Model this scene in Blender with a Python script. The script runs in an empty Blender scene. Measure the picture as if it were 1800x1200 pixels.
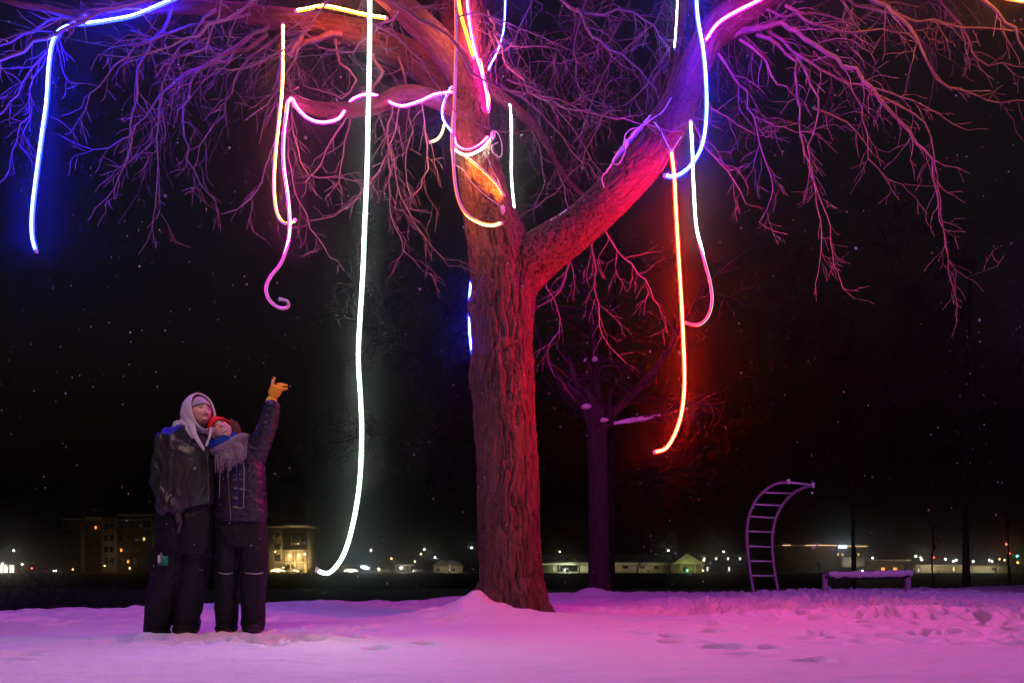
import bpy, bmesh, math, random
import numpy as np
from mathutils import Vector, Matrix

S = bpy.context.scene
COL = S.collection
# ------------------------------------------------------------------ camera
FPX = 1400.0; HOR = 990.0; H = 0.527
cam_d = bpy.data.cameras.new('camera'); cam = bpy.data.objects.new('camera', cam_d); COL.objects.link(cam)
cam.location = (0, 0, H); cam.rotation_euler = (math.pi/2, 0, 0)
cam_d.lens = 28.0; cam_d.sensor_width = 36.0; cam_d.sensor_fit = 'HORIZONTAL'
cam_d.shift_y = (HOR - 600.0)/1800.0
cam_d.clip_start = 0.05; cam_d.clip_end = 2000.0
S.camera = cam
# ------------------------------------------------------------------ sky
W = bpy.data.worlds.new('World'); S.world = W; W.use_nodes = True
nt = W.node_tree; nt.nodes.clear()
sky = nt.nodes.new('ShaderNodeTexSky'); sky.sky_type = 'NISHITA'; sky.sun_disc = False
sky.sun_elevation = math.radians(-4); sky.sun_rotation = math.radians(200)
bg = nt.nodes.new('ShaderNodeBackground'); bg.inputs[1].default_value = 0.10
wo = nt.nodes.new('ShaderNodeOutputWorld')
nt.links.new(sky.outputs[0], bg.inputs[0]); nt.links.new(bg.outputs[0], wo.inputs[0])
# ------------------------------------------------------------------ exposure and render settings
S.view_settings.view_transform = 'Standard'; S.view_settings.look = 'None'
S.view_settings.exposure = 1.5; S.view_settings.gamma = 1.0
cy = S.cycles
cy.use_denoising = True; cy.max_bounces = 4; cy.diffuse_bounces = 2; cy.glossy_bounces = 2
cy.transmission_bounces = 2; cy.volume_bounces = 0; cy.transparent_max_bounces = 4
cy.use_light_tree = True; cy.denoising_prefilter = 'ACCURATE'; cy.caustics_reflective = False; cy.caustics_refractive = False
cy.sample_clamp_indirect = 4.0
EMIT = 1.0
HAZE = .0026

def P(px, py, Y):
    """point seen at photograph pixel (px,py) at distance Y"""
    return np.array([(px-900.0)/FPX*Y, Y, H-(py-HOR)/FPX*Y])

# ------------------------------------------------------------------ numpy noise
_rs = np.random.RandomState(7)
_perm = _rs.permutation(256).astype(np.int64); _perm = np.concatenate([_perm, _perm, _perm])
_g = _rs.normal(size=(256, 3)); _g /= np.linalg.norm(_g, axis=1)[:, None]
def noise3(p):
    p = np.asarray(p, dtype=float)
    i = np.floor(p).astype(np.int64); f = p-i; i &= 255
    u = f*f*f*(f*(f*6-15)+10)
    out = np.zeros(len(p))
    for dx in (0, 1):
        wx = u[:, 0] if dx else 1-u[:, 0]
        for dy in (0, 1):
            wy = u[:, 1] if dy else 1-u[:, 1]
            for dz in (0, 1):
                wz = u[:, 2] if dz else 1-u[:, 2]
                h = _perm[_perm[_perm[(i[:, 0]+dx) & 255]+((i[:, 1]+dy) & 255)]+((i[:, 2]+dz) & 255)] & 255
                g = _g[h]
                out += wx*wy*wz*(g[:, 0]*(f[:, 0]-dx)+g[:, 1]*(f[:, 1]-dy)+g[:, 2]*(f[:, 2]-dz))
    return out*1.6
def fbm(p, o=4, lac=2.03, gain=.5):
    p = np.asarray(p, dtype=float); a = 1.0; s = np.zeros(len(p)); q = p.copy()
    for _ in range(o):
        s += a*noise3(q); q = q*lac+11.3; a *= gain
    return s

# ------------------------------------------------------------------ mesh helpers
def tag(o, label=None, cat=None, group=None, kind=None):
    if label: o['label'] = label
    if cat: o['category'] = cat
    if group: o['group'] = group
    if kind: o['kind'] = kind
    return o
def empty(name, loc=(0, 0, 0), label=None, cat=None, group=None):
    o = bpy.data.objects.new(name, None); COL.objects.link(o); o.location = loc; o.empty_display_size = .1
    return tag(o, label, cat, group)
def link_mesh(name, me, mat=None, parent=None, smooth=True):
    o = bpy.data.objects.new(name, me); COL.objects.link(o)
    if mat is not None:
        for m in (mat if isinstance(mat, (list, tuple)) else [mat]): me.materials.append(m)
    if smooth: me.polygons.foreach_set('use_smooth', [True]*len(me.polygons))
    if parent is not None:
        o.parent = parent; pl = parent.matrix_basis.to_translation()
        par = parent
        off = Vector((0, 0, 0))
        while par is not None:
            off += par.location; par = par.parent
        o.location = -off
    return o
def mesh_np(name, V, F, mat=None, parent=None, smooth=True, mi=None):
    """V (n,3); F quad array (m,4) or list of arrays/tuples"""
    me = bpy.data.meshes.new(name)
    V = np.asarray(V, dtype=np.float32)
    if isinstance(F, np.ndarray):
        n, k = F.shape
        me.vertices.add(len(V)); me.vertices.foreach_set('co', V.ravel())
        me.loops.add(n*k); me.loops.foreach_set('vertex_index', F.astype(np.int32).ravel())
        me.polygons.add(n); me.polygons.foreach_set('loop_start', np.arange(0, n*k, k, dtype=np.int32))
        me.polygons.foreach_set('loop_total', np.full(n, k, dtype=np.int32))
        me.update(calc_edges=True)
    else:
        me.from_pydata([tuple(v) for v in V], [], [tuple(int(i) for i in f) for f in F]); me.update()
    o = link_mesh(name, me, mat, parent, smooth)
    if mi is not None: me.polygons.foreach_set('material_index', np.asarray(mi, dtype=np.int32))
    return o

def resample(pts, step):
    """Catmull-Rom through pts (any width of columns), resampled at about `step` by the first three"""
    pts = np.asarray(pts, dtype=float); n = len(pts)
    if n == 2: q = pts
    ext = np.vstack([2*pts[0]-pts[1], pts, 2*pts[-1]-pts[-2]]); out = []
    for i in range(n-1):
        a, b, c, d = ext[i], ext[i+1], ext[i+2], ext[i+3]
        L = np.linalg.norm((c-b)[:3]); m = max(1, int(round(L/step)))
        t = np.arange(m)/m; t = t[:, None]
        out.append(.5*((2*b)+(-a+c)*t+(2*a-5*b+4*c-d)*t*t+(-a+3*b-3*c+d)*t**3))
    out.append(pts[-1:]); return np.vstack(out)
def frames(pts, ref=None):
    pts = np.asarray(pts); T = np.gradient(pts, axis=0); T /= np.linalg.norm(T, axis=1)[:, None]+1e-12
    N = np.zeros_like(T)
    v = np.array(ref if ref is not None else (0.31, -0.9, .2), float)
    for i in range(len(T)):
        v = (np.array(ref, float) if ref is not None else v)
        w = v-T[i]*np.dot(v, T[i]); l = np.linalg.norm(w)
        if l < 1e-3: w = N[i-1] if i else np.cross(T[i], (0, .6, .8)); w = w-T[i]*np.dot(w, T[i]); l = np.linalg.norm(w)
        N[i] = w/l
        if ref is None: v = N[i]
    return T, N, np.cross(T, N)
def sweep(pts, rad, n=8, ref=None, cap=True):
    pts = np.asarray(pts, float); m = len(pts); T, N, B = frames(pts, ref)
    a = np.arange(n)*2*math.pi/n
    rad = np.broadcast_to(rad, (m,))
    V = (pts[:, None, :]+rad[:, None, None]*(np.cos(a)[None, :, None]*N[:, None, :]+np.sin(a)[None, :, None]*B[:, None, :])).reshape(-1, 3)
    i = np.arange(m-1)[:, None]*n; j = np.arange(n)[None, :]; k = (j+1) % n
    F = np.stack([i+j, i+k, i+n+k, i+n+j], -1).reshape(-1, 4)
    if cap:   # close the ends with points
        V = np.vstack([V, pts[0]-T[0]*rad[0]*.35, pts[-1]+T[-1]*rad[-1]*.35]); a0 = m*n; a1 = a0+1
        jj = np.arange(n); kk = (jj+1) % n; e = (m-1)*n
        F = np.vstack([F, np.stack([kk, jj, np.full(n, a0), np.full(n, a0)], -1), np.stack([e+jj, e+kk, np.full(n, a1), np.full(n, a1)], -1)])
    return V, F
class MB:
    """collects quads (triangles as quads with a doubled corner are split off) into one mesh"""
    def __init__(s): s.V = []; s.F = []; s.M = []; s.n = 0
    def add(s, V, F, m=0):
        s.V.append(np.asarray(V, float)); F = np.asarray(F); s.F.append(F+s.n); s.M.append(np.full(len(F), m)); s.n += len(V); return s
    def box(s, c, d, rz=0, m=0):
        c = np.array(c, float); d = np.array(d, float)/2
        v = np.array([[x, y, z] for x in (-1, 1) for y in (-1, 1) for z in (-1, 1)])*d
        if rz: r = np.array([[math.cos(rz), -math.sin(rz), 0], [math.sin(rz), math.cos(rz), 0], [0, 0, 1]]); v = v@r.T
        f = [(0, 1, 3, 2), (4, 6, 7, 5), (0, 4, 5, 1), (2, 3, 7, 6), (0, 2, 6, 4), (1, 5, 7, 3)]
        return s.add(v+c, f, m)
    def tube(s, pts, r, n=8, m=0, ref=None):
        V, F = sweep(pts, r, n, ref); return s.add(V, F, m)
    def ball(s, c, r, m=0, n=10):
        c = np.array(c, float); r = np.broadcast_to(np.array(r, float), (3,)); k = n//2
        th = np.linspace(0, math.pi, k+1)[:, None]; ph = np.arange(n)[None, :]*2*math.pi/n
        V = np.stack([np.sin(th)*np.cos(ph), np.sin(th)*np.sin(ph), np.cos(th)+0*ph], -1).reshape(-1, 3)*r+c
        i = np.arange(k)[:, None]*n; j = np.arange(n)[None, :]; q = (j+1) % n
        return s.add(V, np.stack([i+j, i+n+j, i+n+q, i+q], -1).reshape(-1, 4), m)
    def build(s, name, mat, parent=None, smooth=True):
        V = np.vstack(s.V); F = np.vstack(s.F); M = np.concatenate(s.M)
        tri = F[:, 2] == F[:, 3]
        if not tri.any(): return mesh_np(name, V, F, mat, parent, smooth, M)
        me = bpy.data.meshes.new(name)
        nq = int((~tri).sum()); nt_ = int(tri.sum())
        loops = np.concatenate([F[~tri].ravel(), F[tri][:, :3].ravel()]).astype(np.int32)
        me.vertices.add(len(V)); me.vertices.foreach_set('co', V.astype(np.float32).ravel())
        me.loops.add(len(loops)); me.loops.foreach_set('vertex_index', loops)
        me.polygons.add(nq+nt_)
        me.polygons.foreach_set('loop_start', np.concatenate([np.arange(nq)*4, nq*4+np.arange(nt_)*3]).astype(np.int32))
        me.polygons.foreach_set('loop_total', np.concatenate([np.full(nq, 4), np.full(nt_, 3)]).astype(np.int32))
        me.update(calc_edges=True)
        o = link_mesh(name, me, mat, parent, smooth)
        me.polygons.foreach_set('material_index', np.concatenate([M[~tri], M[tri]]).astype(np.int32))
        return o

# ------------------------------------------------------------------ materials
def mat(name, col, rough=.7, metal=0, bump=0, scale=20, var=0, emit=None, es=0, spec=.3, sss=0, detail=5, coord='Object', attr=None, stretch=(1, 1, 1)):
    m = bpy.data.materials.new(name); m.use_nodes = True; t = m.node_tree; b = t.nodes['Principled BSDF']
    b.inputs['Base Color'].default_value = (*col, 1); b.inputs['Roughness'].default_value = rough
    b.inputs['Metallic'].default_value = metal; b.inputs['Specular IOR Level'].default_value = spec
    if sss:
        b.inputs['Subsurface Weight'].default_value = sss; b.inputs['Subsurface Scale'].default_value = .01
        b.inputs['Subsurface Radius'].default_value = (1, .3, .15)
    if emit:
        b.inputs['Emission Color'].default_value = (*emit, 1); b.inputs['Emission Strength'].default_value = es
    if bump or var:
        if attr:
            tc = t.nodes.new('ShaderNodeAttribute'); tc.attribute_name = attr; vec = tc.outputs['Vector']
        else:
            tc = t.nodes.new('ShaderNodeTexCoord'); vec = tc.outputs[coord]
        mp = t.nodes.new('ShaderNodeMapping'); mp.inputs['Scale'].default_value = stretch; t.links.new(vec, mp.inputs[0])
        n = t.nodes.new('ShaderNodeTexNoise'); n.inputs['Scale'].default_value = scale; n.inputs['Detail'].default_value = detail
        t.links.new(mp.outputs[0], n.inputs['Vector'])
        if var:
            r = t.nodes.new('ShaderNodeValToRGB'); c = np.array(col)
            r.color_ramp.elements[0].position = .3; r.color_ramp.elements[1].position = .7
            r.color_ramp.elements[0].color = (*(c*(1-var)), 1); r.color_ramp.elements[1].color = (*np.clip(c*(1+var), 0, 1), 1)
            t.links.new(n.outputs[0], r.inputs[0]); t.links.new(r.outputs[0], b.inputs['Base Color'])
        if bump:
            bp = t.nodes.new('ShaderNodeBump'); bp.inputs['Strength'].default_value = 1; bp.inputs['Distance'].default_value = bump
            t.links.new(n.outputs[0], bp.inputs['Height']); t.links.new(bp.outputs[0], b.inputs['Normal'])
    return m
def glow(name, col, s):
    m = bpy.data.materials.new(name); m.use_nodes = True; t = m.node_tree; t.nodes.clear()
    e = t.nodes.new('ShaderNodeEmission'); e.inputs[0].default_value = (*col, 1); e.inputs[1].default_value = s*EMIT
    o = t.nodes.new('ShaderNodeOutputMaterial'); t.links.new(e.outputs[0], o.inputs[0]); return m
def no_nee(m):
    m.cycles.emission_sampling = 'NONE'; return m
M_SNOW = mat('snow', (.82, .83, .86), .75, bump=.006, scale=30, spec=.25, detail=8)
M_SILI = mat('white_silicone', (.75, .73, .74), .45, spec=.4)
M_CABLE = mat('white_cable', (.75, .7, .7), .5)
M_BLACK = mat('black_cable', (.02, .02, .02), .6)
# ================================================================== the big tree
def bark_material(name, c0, c1, furrow):
    m = bpy.data.materials.new(name); m.use_nodes = True; t = m.node_tree; b = t.nodes['Principled BSDF']
    b.inputs['Roughness'].default_value = .85; b.inputs['Specular IOR Level'].default_value = .25
    at = t.nodes.new('ShaderNodeAttribute'); at.attribute_name = 'grain'
    n = t.nodes.new('ShaderNodeTexNoise'); n.inputs['Scale'].default_value = 14; n.inputs['Detail'].default_value = 9; n.inputs['Roughness'].default_value = .65
    n2 = t.nodes.new('ShaderNodeTexNoise'); n2.inputs['Scale'].default_value = 3; n2.inputs['Detail'].default_value = 5
    t.links.new(at.outputs['Vector'], n.inputs['Vector']); t.links.new(at.outputs['Vector'], n2.inputs['Vector'])
    r = t.nodes.new('ShaderNodeValToRGB'); r.color_ramp.elements[0].position = .35; r.color_ramp.elements[1].position = .68
    r.color_ramp.elements[0].color = (*c0, 1); r.color_ramp.elements[1].color = (*c1, 1)
    mx = t.nodes.new('ShaderNodeMix'); mx.data_type = 'FLOAT'; mx.inputs[0].default_value = .45
    t.links.new(n.outputs[0], mx.inputs[2]); t.links.new(n2.outputs[0], mx.inputs[3]); t.links.new(mx.outputs[0], r.inputs[0])
    # furrow bottoms darkened: shade painted into the bark colour for depth
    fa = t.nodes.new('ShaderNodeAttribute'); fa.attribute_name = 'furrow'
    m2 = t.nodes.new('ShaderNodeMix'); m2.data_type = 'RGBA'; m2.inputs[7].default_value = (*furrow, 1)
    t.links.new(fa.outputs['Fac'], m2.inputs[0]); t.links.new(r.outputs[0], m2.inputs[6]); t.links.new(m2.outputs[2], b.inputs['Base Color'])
    bp = t.nodes.new('ShaderNodeBump'); bp.inputs['Strength'].default_value = .9; bp.inputs['Distance'].default_value = .02
    t.links.new(n.outputs[0], bp.inputs['Height']); t.links.new(bp.outputs[0], b.inputs['Normal']); return m
M_BARK = bark_material('bark', (.065, .033, .023), (.24, .125, .085), (.018, .010, .007))
M_TWIG = mat('twig_bark', (.26, .19, .17), .7, var=.3, scale=9, bump=.002)

def eval_remesh(V, F, voxel, smooth):
    me = bpy.data.meshes.new('tmp'); me.from_pydata([tuple(v) for v in V], [], [tuple(int(x) for x in (f if f[2] != f[3] else f[:3])) for f in F])
    o = bpy.data.objects.new('tmp', me); COL.objects.link(o)
    r = o.modifiers.new('r', 'REMESH'); r.mode = 'VOXEL'; r.voxel_size = voxel; r.adaptivity = 0
    if smooth:
        s = o.modifiers.new('s', 'SMOOTH'); s.iterations = smooth; s.factor = .5
    dg = bpy.context.evaluated_depsgraph_get(); dg.update()
    me2 = bpy.data.meshes.new_from_object(o.evaluated_get(dg))
    bpy.data.objects.remove(o); bpy.data.meshes.remove(me)
    return me2
def get_co(me):
    a = np.zeros(len(me.vertices)*3, dtype=np.float32); me.vertices.foreach_get('co', a); return a.reshape(-1, 3).astype(float)
def get_no(me):
    a = np.zeros(len(me.vertices)*3, dtype=np.float32); me.vertices.foreach_get('normal', a); return a.reshape(-1, 3).astype(float)
def px_path(L):
    """rows (px,py,Y,radius in pixels) -> rows (x,y,z,r)"""
    return np.array([[*P(a, b, Y), r*Y/FPX] for a, b, Y, r in L])

LIMBS = {  # px, py, Y, radius px
 'trunk': [(907, 1115, 8.2, 66), (906, 1085, 8.2, 62), (902, 1050, 8.2, 57), (898, 1010, 8.2, 53), (895, 950, 8.2, 51), (893, 880, 8.2, 51), (891, 800, 8.2, 51),
           (886, 720, 8.2, 51), (883, 660, 8.2, 53), (883, 600, 8.2, 51), (885, 540, 8.2, 51), (886, 490, 8.2, 56), (878, 440, 8.2, 54), (866, 400, 8.2, 46),
           (853, 350, 8.2, 40), (843, 300, 8.2, 37), (832, 260, 8.22, 32), (829, 200, 8.25, 29), (830, 150, 8.3, 27), (830, 100, 8.35, 28), (829, 50, 8.4, 27), (828, -10, 8.45, 26),
           (826, -90, 8.5, 24), (822, -200, 8.5, 20), (815, -330, 8.5, 15), (820, -450, 8.5, 9)],
 'right': [(880, 520, 8.2, 40), (925, 467, 8.18, 42), (965, 435, 8.15, 38), (1010, 404, 8.1, 35), (1060, 360, 8.0, 33), (1105, 315, 7.9, 33), (1142, 270, 7.85, 33), (1170, 226, 7.8, 33), (1194, 180, 7.75, 29),
           (1215, 130, 7.7, 26), (1234, 90, 7.65, 26), (1258, 55, 7.6, 27), (1300, 18, 7.5, 27), (1350, -15, 7.4, 25), (1420, -70, 7.3, 21), (1500, -150, 7.2, 16), (1580, -220, 7.1, 10)],
 'upstem': [(1160, 250, 7.8, 24), (1178, 200, 7.9, 20), (1194, 140, 7.95, 17), (1203, 80, 8, 15), (1207, 0, 8, 14), (1212, -120, 8, 12), (1220, -260, 8, 8)],
 'fork_right': [(1262, 60, 7.6, 24), (1272, 10, 7.7, 19), (1278, -60, 7.8, 15), (1290, -180, 7.9, 9)],
 'redlimb': [(832, 185, 8.3, 26), (808, 125, 8.1, 27), (770, 75, 7.9, 24), (725, 30, 7.7, 22), (670, -20, 7.5, 20), (600, -80, 7.3, 17), (520, -150, 7.1, 12)],
 'bigleft': [(835, 240, 8.35, 28), (800, 185, 8.4, 30), (775, 145, 8.4, 28), (740, 112, 8.35, 26), (700, 90, 8.3, 25), (650, 68, 8.2, 24), (590, 52, 8.05, 21), (530, 42, 7.95, 20), (470, 32, 7.8, 17), (420, 22, 7.65, 14),
             (370, 16, 7.5, 11), (310, 14, 7.35, 10), (250, 16, 7.2, 9), (190, 22, 7.05, 8), (130, 26, 6.9, 7), (80, 16, 6.75, 6), (20, 5, 6.6, 5), (-40, -20, 6.5, 4)],
 'behindstem': [(815, 90, 8.6, 20), (795, 50, 8.7, 17), (788, 0, 8.8, 15), (780, -80, 8.9, 12), (760, -200, 9, 8)],
 'cutbranch': [(835, 215, 8.25, 22), (790, 186, 8.1, 15), (745, 168, 8.0, 14), (705, 165, 7.9, 13), (665, 184, 7.8, 12.5), (615, 194, 7.7, 12), (560, 192, 7.6, 11), (520, 181, 7.55, 10.5), (488, 172, 7.5, 10)],
 'greyright': [(850, 150, 8.35, 13), (880, 172, 8.5, 11), (915, 200, 8.6, 8.5), (945, 228, 8.7, 7), (968, 265, 8.8, 6), (990, 305, 8.9, 5), (1010, 330, 9, 4.5), (1030, 345, 9, 4)],
}
def build_big_tree():
    root = empty('bare_tree', (0, 8.2, 0), 'big bare tree with forked furrowed trunk, LED strips wound round its limbs', 'tree')
    V = []; F = []; n = 0; skel = []
    for k, L in LIMBS.items():
        q = resample(px_path(L), .06 if k == 'trunk' else .08)
        a, f = sweep(q[:, :3], q[:, 3], 18 if q[:, 3].max() > .1 else 10)
        V.append(a); F.append(f+n); n += len(a)
        T = np.gradient(q[:, :3], axis=0); T /= np.linalg.norm(T, axis=1)[:, None]
        s = np.concatenate([[0], np.cumsum(np.linalg.norm(np.diff(q[:, :3], axis=0), axis=1))])
        q = resample(px_path(L), .02); T = np.gradient(q[:, :3], axis=0); T /= np.linalg.norm(T, axis=1)[:, None]
        for _ in range(12): T[1:-1] = (T[:-2]+T[1:-1]*2+T[2:])/4; T /= np.linalg.norm(T, axis=1)[:, None]
        s = np.concatenate([[0], np.cumsum(np.linalg.norm(np.diff(q[:, :3], axis=0), axis=1))])
        skel.append((q, T, s))
    # root flare toes and burls
    rng = random.Random(5)
    def lump(L, n_=10):
        nonlocal n
        q = resample(px_path(L), .04); a, f = sweep(q[:, :3], q[:, 3], n_); V.append(a); F.append(f+n); n += len(a)
    lump([(925, 1030, 8.1, 26), (942, 1062, 8.0, 20), (960, 1080, 7.95, 14), (978, 1092, 7.9, 6)])
    lump([(880, 1030, 8.1, 26), (868, 1070, 7.95, 22), (858, 1100, 7.85, 16)])
    lump([(915, 1030, 8.0, 26), (920, 1075, 7.85, 22), (925, 1105, 7.75, 14)])
    lump([(860, 1030, 8.3, 20), (843, 1060, 8.4, 16), (828, 1085, 8.45, 10)])
    lump([(848, 640, 8.15, 17), (846, 668, 8.12, 19), (852, 700, 8.15, 15)])
    lump([(845, 520, 8.12, 16), (843, 545, 8.1, 18), (846, 570, 8.12, 15)])
    me = eval_remesh(np.vstack(V), np.vstack(F), .0095, 5)
    co = get_co(me); no = get_no(me)
    # nearest limb direction for each vertex -> grain coordinates
    best = np.full(len(co), 1e9); w = np.zeros((len(co), 3)); ws = np.zeros(len(co)); rr = np.zeros(len(co))
    grain = np.zeros((len(co), 3)); cid = np.zeros(len(co), int)
    for li, (q, T, s) in enumerate(skel):
        for i0 in range(0, len(co), 6000):
            c = co[i0:i0+6000]
            d = np.linalg.norm(c[:, None, :]-q[None, :, :3], axis=2)-q[None, :, 3]*.9
            j = d.argmin(1); dm = d[np.arange(len(c)), j]
            b = dm < best[i0:i0+6000]
            idx = np.nonzero(b)[0]; jj = j[idx]
            off = c[idx]-q[jj, :3]; ax = T[jj]; al = (off*ax).sum(1); perp = off-al[:, None]*ax
            # keep a world-space orientation of the cross-section, stretch along the limb
            along = (c[idx]*ax).sum(1) if False else s[jj]+al
            e1 = np.cross(ax, (0, 1, 0)); e1 /= np.linalg.norm(e1, axis=1)[:, None]; e2 = np.cross(ax, e1)
            pn = perp/(np.linalg.norm(perp, axis=1)[:, None]+1e-9)
            R = q[jj, 3]
            g = np.stack([(pn*e1).sum(1)*R, (pn*e2).sum(1)*R, along], 1)+li*7.7
            grain[i0+idx] = g; best[i0+idx] = dm[idx]; rr[i0+idx] = R; cid[i0+idx] = li
    amp = np.clip(rr/.28, .12, 1)
    gp = grain*np.array([1, 1, .095])
    wv = np.stack([fbm(grain*np.array([5, 5, 4.0])+5, 3), fbm(grain*np.array([5, 5, 4.0])+35, 3), fbm(grain*np.array([6, 6, 6])+65, 2)*.5], 1)
    f0 = (17/np.clip(amp, .55, 1))[:, None]
    r1 = np.abs(noise3(gp*f0+wv*.42)); r2 = np.abs(noise3(gp*f0*np.array([1.8, 1.8, 1.5])+wv*.6+20)); r3 = np.abs(noise3(gp*f0*np.array([3.1, 3.1, 3.4])+wv*.9+50))
    # plates: high ground between long cracks; finer flakes on top, cross cracks in places
    ridge = .60*np.clip(r1/.24, 0, 1)**.6+.28*np.clip(r2/.22, 0, 1)**.7+.12*np.clip(r3/.3, 0, 1)
    fine = fbm(grain*np.array([42, 42, 15]), 3)
    big = fbm(grain*np.array([3.2, 3.2, 1.1])+3, 3)
    disp = amp*(.062*(ridge-.6)+.006*fine+.014*big)
    # saw-cut end of the low branch stays plain
    co2 = co+no*disp[:, None]
    # knot on the right limb: a ringed branch scar
    kc = P(985, 392, 7.82); d = np.linalg.norm(co2-kc, axis=1); ang = d/.17
    ring = np.where(ang < 1, .020*np.cos(np.clip(ang, 0, 1)*math.pi*.5)+.006*np.cos(d*260)*(1-ang), 0)
    ring -= np.where(d < .045, .05*(1-d/.045), 0)
    co2 += no*ring[:, None]
    for bx, by, br in ((850, 515, .12), (856, 660, .14), (900, 720, .1)):
        kb = P(bx, by, 7.95); d = np.linalg.norm(co2-kb, axis=1)
        co2 += no*(np.exp(-(d/br)**2)*(.02+.008*np.cos(d*170)))[:, None]
    me.vertices.foreach_set('co', co2.astype(np.float32).ravel()); me.update()
    a = me.attributes.new('grain', 'FLOAT_VECTOR', 'POINT'); a.data.foreach_set('vector', (gp*np.array([1.6, 1.6, 3.2])).astype(np.float32).ravel())
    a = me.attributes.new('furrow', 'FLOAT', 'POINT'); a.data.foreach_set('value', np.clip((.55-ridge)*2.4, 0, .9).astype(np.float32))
    o = link_mesh('trunk', me, M_BARK, root)
    return root
TREE = build_big_tree()

# ================================================================== branches and twigs
def unit(v): return v/(math.sqrt(v[0]*v[0]+v[1]*v[1]+v[2]*v[2])+1e-12)
def grow(out, p, d, L, r, lvl, rng, droop=.10, kids=2.6, depth=2, rmin=.0024, curl=.0):
    """zigzag shoot from p along d; children alternate at the nodes"""
    step = min(.11, max(.05, L/6)); n = max(3, int(L/step)); pts = [p]; rad = [r]; side = rng.choice((-1, 1))
    for i in range(n):
        t = (i+1)/n; j = .27 if lvl else .20
        d = unit(d+np.array([rng.gauss(0, j), rng.gauss(0, j), rng.gauss(0, j*.8)])*.8+np.array([0, 0, -droop*(1-1.6*t*curl)]))
        p = p+d*step*rng.uniform(.7, 1.3); rr = max(rmin, r*(1-.75*t)); pts.append(p); rad.append(rr)
        if depth > 0 and i < n-1 and rng.random() < kids*step/.22*(1-.5*t):
            a = unit(np.cross(d, np.array([rng.gauss(0, 1), rng.gauss(0, 1), rng.gauss(0, 1)])))*side; side = -side
            grow(out, p, unit(d*.75+a*rng.uniform(.5, 1.0)), L*rng.uniform(.3, .75)*(1-.35*t), rr*.72, lvl+1, rng, droop, kids*.95, depth-1, rmin, curl)
    out.append((pts, rad))
def batch_tubes(polys, n=4):
    groups = {}
    for pts, rad in polys: groups.setdefault(len(pts), []).append((pts, rad))
    mb = MB()
    for m, L in groups.items():
        A = np.array([x[0] for x in L], float); R = np.array([x[1] for x in L], float); k = len(L)
        T = np.gradient(A, axis=1); T /= np.linalg.norm(T, axis=2, keepdims=True)+1e-12
        N = np.cross(T, np.array([.37, .61, .70])); N /= np.linalg.norm(N, axis=2, keepdims=True)+1e-12; B = np.cross(T, N)
        a = np.arange(n)*2*math.pi/n
        V = A[:, :, None, :]+R[:, :, None, None]*(np.cos(a)[None, None, :, None]*N[:, :, None, :]+np.sin(a)[None, None, :, None]*B[:, :, None, :])
        b = np.arange(k)[:, None, None]*m*n; i = np.arange(m-1)[None, :, None]*n; j = np.arange(n)[None, None, :]; q = (j+1) % n
        F = np.stack([b+i+j, b+i+q, b+i+n+q, b+i+n+j], -1).reshape(-1, 4); mb.add(V.reshape(-1, 3), F)
    return mb
def guided(parent, path, rng, L=.55, density=9, droop=.10, depth=2, n=4, jit=.02, name='branch', m=None, kids=2.6, zspread=.6, rmin=.0024, curl=.0):
    """a branch traced through px rows (px,py,Y,r px) with shoots growing from it"""
    pp = px_path(path); pp[:, 3] *= .72; q = resample(pp, .12)
    q[1:, :3] += np.array([[rng.gauss(0, jit*.55) for _ in range(3)] for _ in range(len(q)-1)])
    polys = [([*q[:, :3]], [*np.maximum(q[:, 3], rmin)])]
    T = np.gradient(q[:, :3], axis=0); T /= np.linalg.norm(T, axis=1)[:, None]
    Ls = np.linalg.norm(np.diff(q[:, :3], axis=0), axis=1).sum(); side = 1
    for i in range(1, len(q)):
        if rng.random() < density*.12:
            t = i/len(q); a = unit(np.cross(T[i], np.array([rng.gauss(0, .5), rng.choice((-1, 1))*1.0, rng.gauss(0, zspread)]))); side = -side
            d = unit(T[i]*.8+a*side*rng.uniform(.4, 1.0))
            grow(polys, q[i, :3], d, L*rng.uniform(.45, 1.15)*(1-.35*t), max(rmin, min(q[i, 3]*.6, .0062)), 1, rng, droop, kids, depth, rmin, curl)
    return batch_tubes(polys, n).build(name, m or M_TWIG, parent)
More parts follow.
